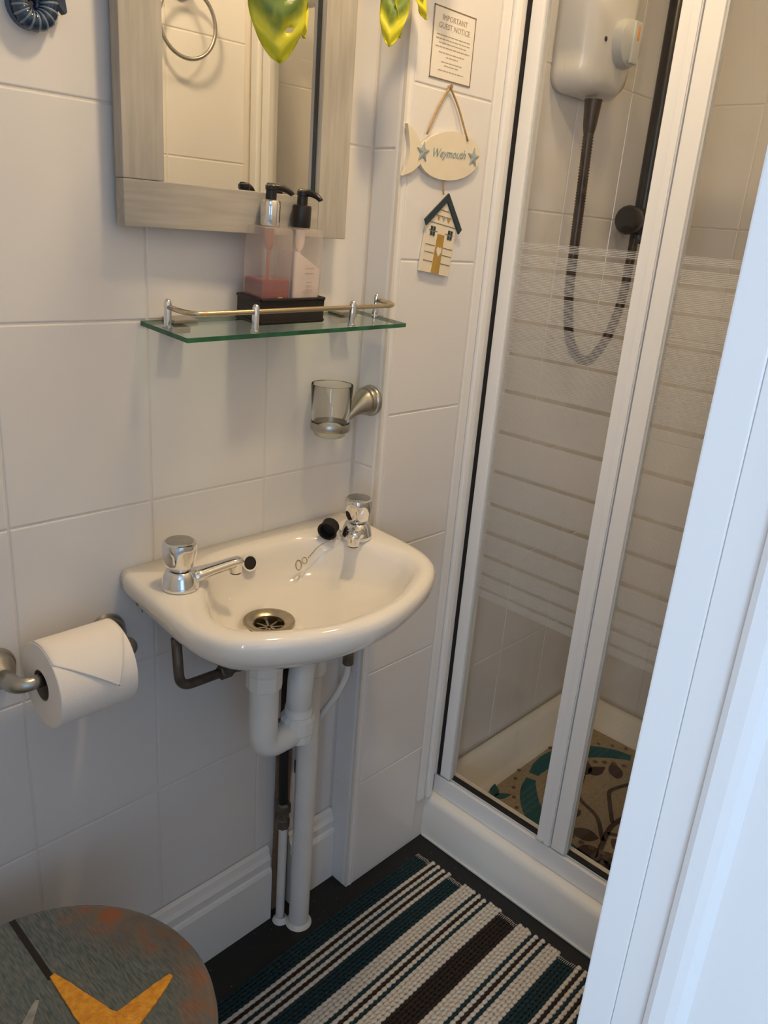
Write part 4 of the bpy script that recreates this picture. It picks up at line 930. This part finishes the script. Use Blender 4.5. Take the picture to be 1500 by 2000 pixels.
fs = thing('fish_sign', 'cream wooden fish sign with beach hut hanging on jute twine', 'sign', (1.045, YF, 1.24))
nail = Vector((1.0440, YF - .004, 1.5195))
obj('nail', lathe([(0.0018, 0), (0.0018, 0.006), (0.0032, 0.006), (0.0032, 0.0075), (0, 0.008)], 12, wallm(nail.x, YF - .0001, nail.z)), 'brass', fs)
def fish():
    P = []
    cx, cz, a, b = 1.0575, 1.4225, 0.0745, 0.0355
    for k in range(33):                       # body from the upper tail joint clockwise to the lower tail joint
        t = math.radians(158 - (158 + 160) * k / 32)
        P.append((cx + a * math.cos(t), cz + b * math.sin(t) + .006 * math.cos(t)))
    tail = catmull([P[-1] + (0,), (0.972, 1.393, 0), (0.951, 1.3850, 0)], 5)[1:]
    P += [(v.x, v.y) for v in tail]
    P += [(v.x, v.y) for v in catmull([(0.951, 1.3850, 0), (0.9585, 1.402, 0), (0.9610, 1.422, 0), (0.9565, 1.443, 0), (0.9520, 1.4565, 0)], 5)[1:]]
    P += [(v.x, v.y) for v in catmull([(0.9520, 1.4565, 0), (0.970, 1.4475, 0), (P[0][0], P[0][1], 0)], 5)[1:-1]]
    return P
fp = fish()
def concave_prism(poly, y0, y1):
    bm = bmesh.new(); a = [bm.verts.new((p[0], y0, p[1])) for p in poly]; b = [bm.verts.new((p[0], y1, p[1])) for p in poly]
    n = len(poly); bm.faces.new(a); bm.faces.new(b[::-1])
    for i in range(n): bm.faces.new((a[i], a[(i + 1) % n], b[(i + 1) % n], b[i]))
    bm.normal_update(); bmesh.ops.triangulate(bm, faces=[f for f in bm.faces if len(f.verts) > 4], ngon_method='EAR_CLIP'); return bm
fb = obj('fish_board', concave_prism(fp, YF - .0075, YF - .0012), 'cream', fs)
YS1 = YF - .0076
def star2(cx, cz, R0, y, th, rot):
    pts = []
    for i in range(10):
        rr_ = R0 if i % 2 == 0 else R0 * .42; a = rot + i * PI / 5; pts.append((cx + rr_ * math.cos(a), cz + rr_ * math.sin(a)))
    bm = bmesh.new(); c = bm.verts.new((cx, y - th, cz)); V = [bm.verts.new((p[0], y - th * .4, p[1])) for p in pts]; W_ = [bm.verts.new((p[0], y, p[1])) for p in pts]
    for i in range(10): bm.faces.new((V[i], V[(i + 1) % 10], c)); bm.faces.new((W_[i], W_[(i + 1) % 10], V[(i + 1) % 10], V[i]))
    return bm
for cxs, czs in ((0.9905, 1.4215), (1.1135, 1.4265)): obj('star', star2(cxs, czs, 0.0150, YS1, .003, PI / 2 - .05), 'greyblue', fb)
text('Weymouth', 0.0180, wallm(1.0515, YS1 - .0004, 1.4255) @ Matrix.Rotation(.05, 4, 'Z'), 'greyblue', 'lettering', fb, shear=0.35, ext=.0005)
for P in ([nail, (1.020, YF - .005, 1.487), (0.9955, YF - .0082, 1.4475)], [nail, (1.068, YF - .005, 1.493), (1.0945, YF - .0082, 1.4490)]):
    obj('twine', tube(catmull(P, 4), 0.0016, 8), 'twine', fs, smooth=True)
obj('twine', tube(catmull([(1.049, YF - .0043, 1.3885), (1.0485, YF - .005, 1.378), (1.052, YF - .0043, 1.3655)], 5), 0.0012, 8), 'twine', fs, smooth=True)
# beach hut, hanging a little askew
hutm = Matrix.Translation((1.0600, YF - .0012, 1.3680)) @ Matrix.Rotation(0.125, 4, 'Y')   # local: x right, -y out, z up, apex at origin
def hp_(poly, y0, y1):
    bm = concave_prism(poly, y0, y1); bm.transform(hutm); return bm
hb_ = obj('hut_board', hp_([(0, -.004), (.036, -.044), (.036, -.1255), (-.036, -.1255), (-.036, -.044)], -.0055, 0), 'cream', fs)
for s in (-1, 1):
    obj('roof_board', hp_([(0, 0), (s * .0475, -.0480), (s * .0415, -.0560), (0, -.0125)], -.0085, -.0056), 'navy', hb_)
obj('door', hp_([(-.0085, -.064), (.0085, -.064), (.0100, -.1250), (-.0100, -.1250)], -.0064, -.0056), 'mustard', hb_)
hp2 = [(0, -.0990), (-.0062, -.0900), (-.0060, -.0855), (-.0030, -.0835), (0, -.0852), (.0030, -.0835), (.0060, -.0855), (.0062, -.0900)]
obj('heart', hp_(hp2, -.0072, -.0065), 'cream', hb_)
for cxs in (-.022, .022):
    for zz in (-.0575, -.0655):
        for q in (-.0032, .0032):
            obj('hut_window', hp_([(cxs + q - .0024, zz - .0032), (cxs + q + .0024, zz - .0032), (cxs + q + .0024, zz + .0032), (cxs + q - .0024, zz + .0032)], -.0064, -.0056), 'navy', hb_)
for zz, xa, xb in ((-.0270, -.011, .011), (-.0360, -.019, .019), (-.0485, -.034, .034), (-.0610, -.031, -.010), (-.0610, .010, .031), (-.0830, -.034, -.0105), (-.0830, .0105, .034), (-.0945, -.034, -.0108), (-.0945, .0108, .034), (-.1080, -.034, -.0110), (-.1080, .0110, .034)):
    obj('clapboard_line', hp_([(xa, zz - .0005), (xb, zz - .0005), (xb, zz + .0005), (xa, zz + .0005)], -.0061, -.0056), 'hutline', hb_)
for cxs, mm in ((-.0125, 'mustard'), (0, 'greyblue'), (.0125, 'mustard')):
    obj('bunting_flag', hp_([(cxs - .0042, -.0362), (cxs + .0042, -.0362), (cxs, -.0440)], -.0064, -.0056), mm, hb_)

# ------------------------------------------------------------------ seahorse ornament
sx_, sz_ = 0.4245, 1.5060
se = thing('seahorse_ornament', 'blue glazed pottery seahorse hung on the tiles beside the mirror', 'ornament', (sx_, -0.001, 1.473))
pts = []
for k in range(26):
    a = math.radians(-30 + 560 * (1 - k / 25)) ; rad = 0.0045 + 0.0175 * (1 - k / 25) ** .8
    pts.append(Vector((sx_ + rad * math.cos(a), -0.0135 + 0.003 * (k / 25), sz_ - .004 + rad * math.sin(a))))
neck = [Vector((sx_ + x, -0.0135, sz_ + z)) for x, z in ((-.012, .145), (.012, .150), (.022, .132), (.014, .110), (.002, .088), (.0, .066), (.006, .045), (.0175, .026))]
path = catmull(neck + [p for p in pts[1:]], 3)
def srad(t):
    return 0.0065 + 0.013 * math.exp(-((t - .22) / .11) ** 2) + 0.0035 * max(0, 1 - abs(t - .5) / .45) - 0.0045 * max(0, t - .75) / .25 + .0006 * math.sin(t * 200)
bm = tube(path, lambda t: min(max(srad(t), .003), .0125), 14)
obj('body', bm, 'seahorse', se, smooth=True)
bm = bmesh.new()
n = len(path)
for i in range(int(n * .35), int(n * .75), 3):
    p = path[i]; t = (path[i + 1] - path[i - 1]).normalized(); rad = min(max(srad(i / (n - 1)), .003), .0125)
    torus(bm, axis_m(p, t), rad * .93, 0.0017, 14, 5)
obj('ridge', bm, 'seaband', se, smooth=True)
obj('snout', tube([(sx_ - .010, -0.0135, sz_ + .146), (sx_ - .034, -0.0135, sz_ + .138)], lambda t: .0065 - .002 * t, 12), 'seahorse', se, smooth=True)
fin = [(0.012, .012), (.031, .004), (.034, -.004), (.0385, -.0105), (.036, -.0125), (.028, -.006), (.020, -.002)]
fin = [(0.014, .030), (.030, .034), (.034, .014), (.0365, -.004), (.0345, -.0065), (.026, .002), (.014, .006)]
obj('fin', concave_prism([(sx_ + a, sz_ + b) for a, b in fin], -.016, -.006), 'seahorse', se)
obj('ceramic_back', concave_prism([(sx_ + .0235 * math.cos(2 * PI * k / 28) , sz_ - .004 + .0235 * math.sin(2 * PI * k / 28)) for k in range(28)], -.010, -.0006), 'seahorse', se)

# ------------------------------------------------------------------ towel ring on the doorway wall (seen in the mirror)
tw = thing('towel_ring', 'pewter towel ring on the tiled wall seen in the mirror', 'towel ring', (1.055, YO, 1.75))
obj('wall_plate', lathe([(0.024, 0.0002), (0.025, 0.003), (0.021, 0.008), (0.012, 0.018), (0.009, 0.038), (0.0, 0.040)], 28, wallm(1.025, YO + .0002, 1.750, '+y')), 'pewter', tw, smooth='auto')
bm = bmesh.new(); torus(bm, wallm(1.025, YO + 0.032, 1.680, '+y'), 0.066, 0.0042, 48, 10); obj('ring', bm, 'pewter', tw, smooth=True)

# ------------------------------------------------------------------ trailing plant in a wall planter above the frame
pl = thing('trailing_plant', 'trailing artificial plant with lime variegated leaves hanging before the mirror', 'plant', (0.80, -0.001, 1.90))
obj('planter', lathe([(0.040, 1.905), (0.046, 1.91), (0.058, 1.99), (0.060, 2.0), (0.055, 2.0), (0.045, 1.92), (0.0, 1.92)], 32, Matrix.Translation((0.80, -0.0625, 0)), cap1=False), 'pot', pl, smooth='auto')
def leaf(c, L, Wd, tipdir, normal, fold=.25, holes=(), droop=.15):
    y = Vector(tipdir).normalized(); n = Vector(normal); n = (n - y * n.dot(y)).normalized(); x = y.cross(n)
    bm = bmesh.new(); uvl = bm.loops.layers.uv.new('UVMap'); NS, NT = 18, 14; V = []
    for i in range(NS + 1):
        s = i / NS
        w = Wd / 2 * (math.sin(PI * min(1, (s * .95 + .05)) ** .80) ** .62)
        r_ = []
        for j in range(NT + 1):
            t = j / NT * 2 - 1
            ss = s - 0.13 * abs(t) ** 1.4 * (1 - s)          # heart shaped lobes
            p = Vector(c) + y * (L * (ss - .5)) + x * (w * t) + n * (-fold * abs(t) * w - droop * L * (s - .4) ** 2 + .002 * math.sin(s * 16 + 4 * abs(t)))
            r_.append((bm.verts.new(p), (t * .5 + .5, s)))
        V.append(r_)
    for i in range(NS):
        for j in range(NT):
            if (i, j) in holes: continue
            q = (V[i][j], V[i][j + 1], V[i + 1][j + 1], V[i + 1][j])
            f = bm.faces.new([a[0] for a in q])
            for lp, a in zip(f.loops, q): lp[uvl].uv = a[1]
    return bm
def add_leaf(c, L, Wd, tip, nrm, base, **k):
    lf = obj('leaf', leaf(c, L, Wd, tip, nrm, **k), 'leaf', pl, smooth=True)
    s = lf.modifiers.new('thickness', 'SOLIDIFY'); s.thickness = 0.0006
    y = Vector(tip).normalized(); b0 = Vector(c) - y * L * .47
    obj('stem', tube(catmull([base, Vector(base) * .5 + b0 * .5 + Vector((0, 0, .012)), b0], 5), 0.0014, 6), 'stem', pl, smooth=True)
v1 = catmull([(0.79, -0.075, 2.0), (0.775, -0.13, 2.0), (0.70, -0.18, 1.86), (0.645, -0.205, 1.70), (0.625, -0.215, 1.585)], 8)
v2 = catmull([(0.82, -0.075, 2.0), (0.86, -0.12, 1.99), (0.90, -0.115, 1.85), (0.915, -0.10, 1.72), (0.912, -0.095, 1.625)], 8)
for v_ in (v1, v2): obj('vine', tube(v_, 0.0018, 8), 'stem', pl, smooth=True)
hl = {(5, 3), (5, 4), (11, 3), (11, 4)}
add_leaf((0.592, -0.215, 1.505), 0.082, 0.062, (.10, .05, -1), (-.45, -.85, .25), (0.625, -0.215, 1.585), holes=hl)
add_leaf((0.632, -0.210, 1.525), 0.060, 0.040, (.15, .1, -1), (.5, -.8, .1), (0.626, -0.214, 1.59))
add_leaf((0.876, -0.098, 1.577), 0.074, 0.040, (-.12, 0, -1), (-.75, -.6, .2), (0.912, -0.095, 1.625))
add_leaf((0.897, -0.096, 1.585), 0.060, 0.042, (.05, 0, -1), (.55, -.8, 0), (0.912, -0.095, 1.625), holes={(13, 4), (14, 4), (15, 4)})
add_leaf((0.930, -0.100, 1.612), 0.058, 0.040, (.45, 0, -.8), (.2, -.9, .3), (0.914, -0.098, 1.68))
for i, (b, dx) in enumerate(((v2[12], 1), (v2[17], -1), (v2[21], 1), (v1[14], -1), (v1[19], 1), (v1[24], -1), (v2[8], -1), (v1[9], 1), (v2[24], 1))):
    add_leaf((b.x + dx * .045, b.y - .02, b.z - .03), 0.072, 0.055, (dx * .5, -.1, -.85), (-.2 * dx, -.9, .35), b)
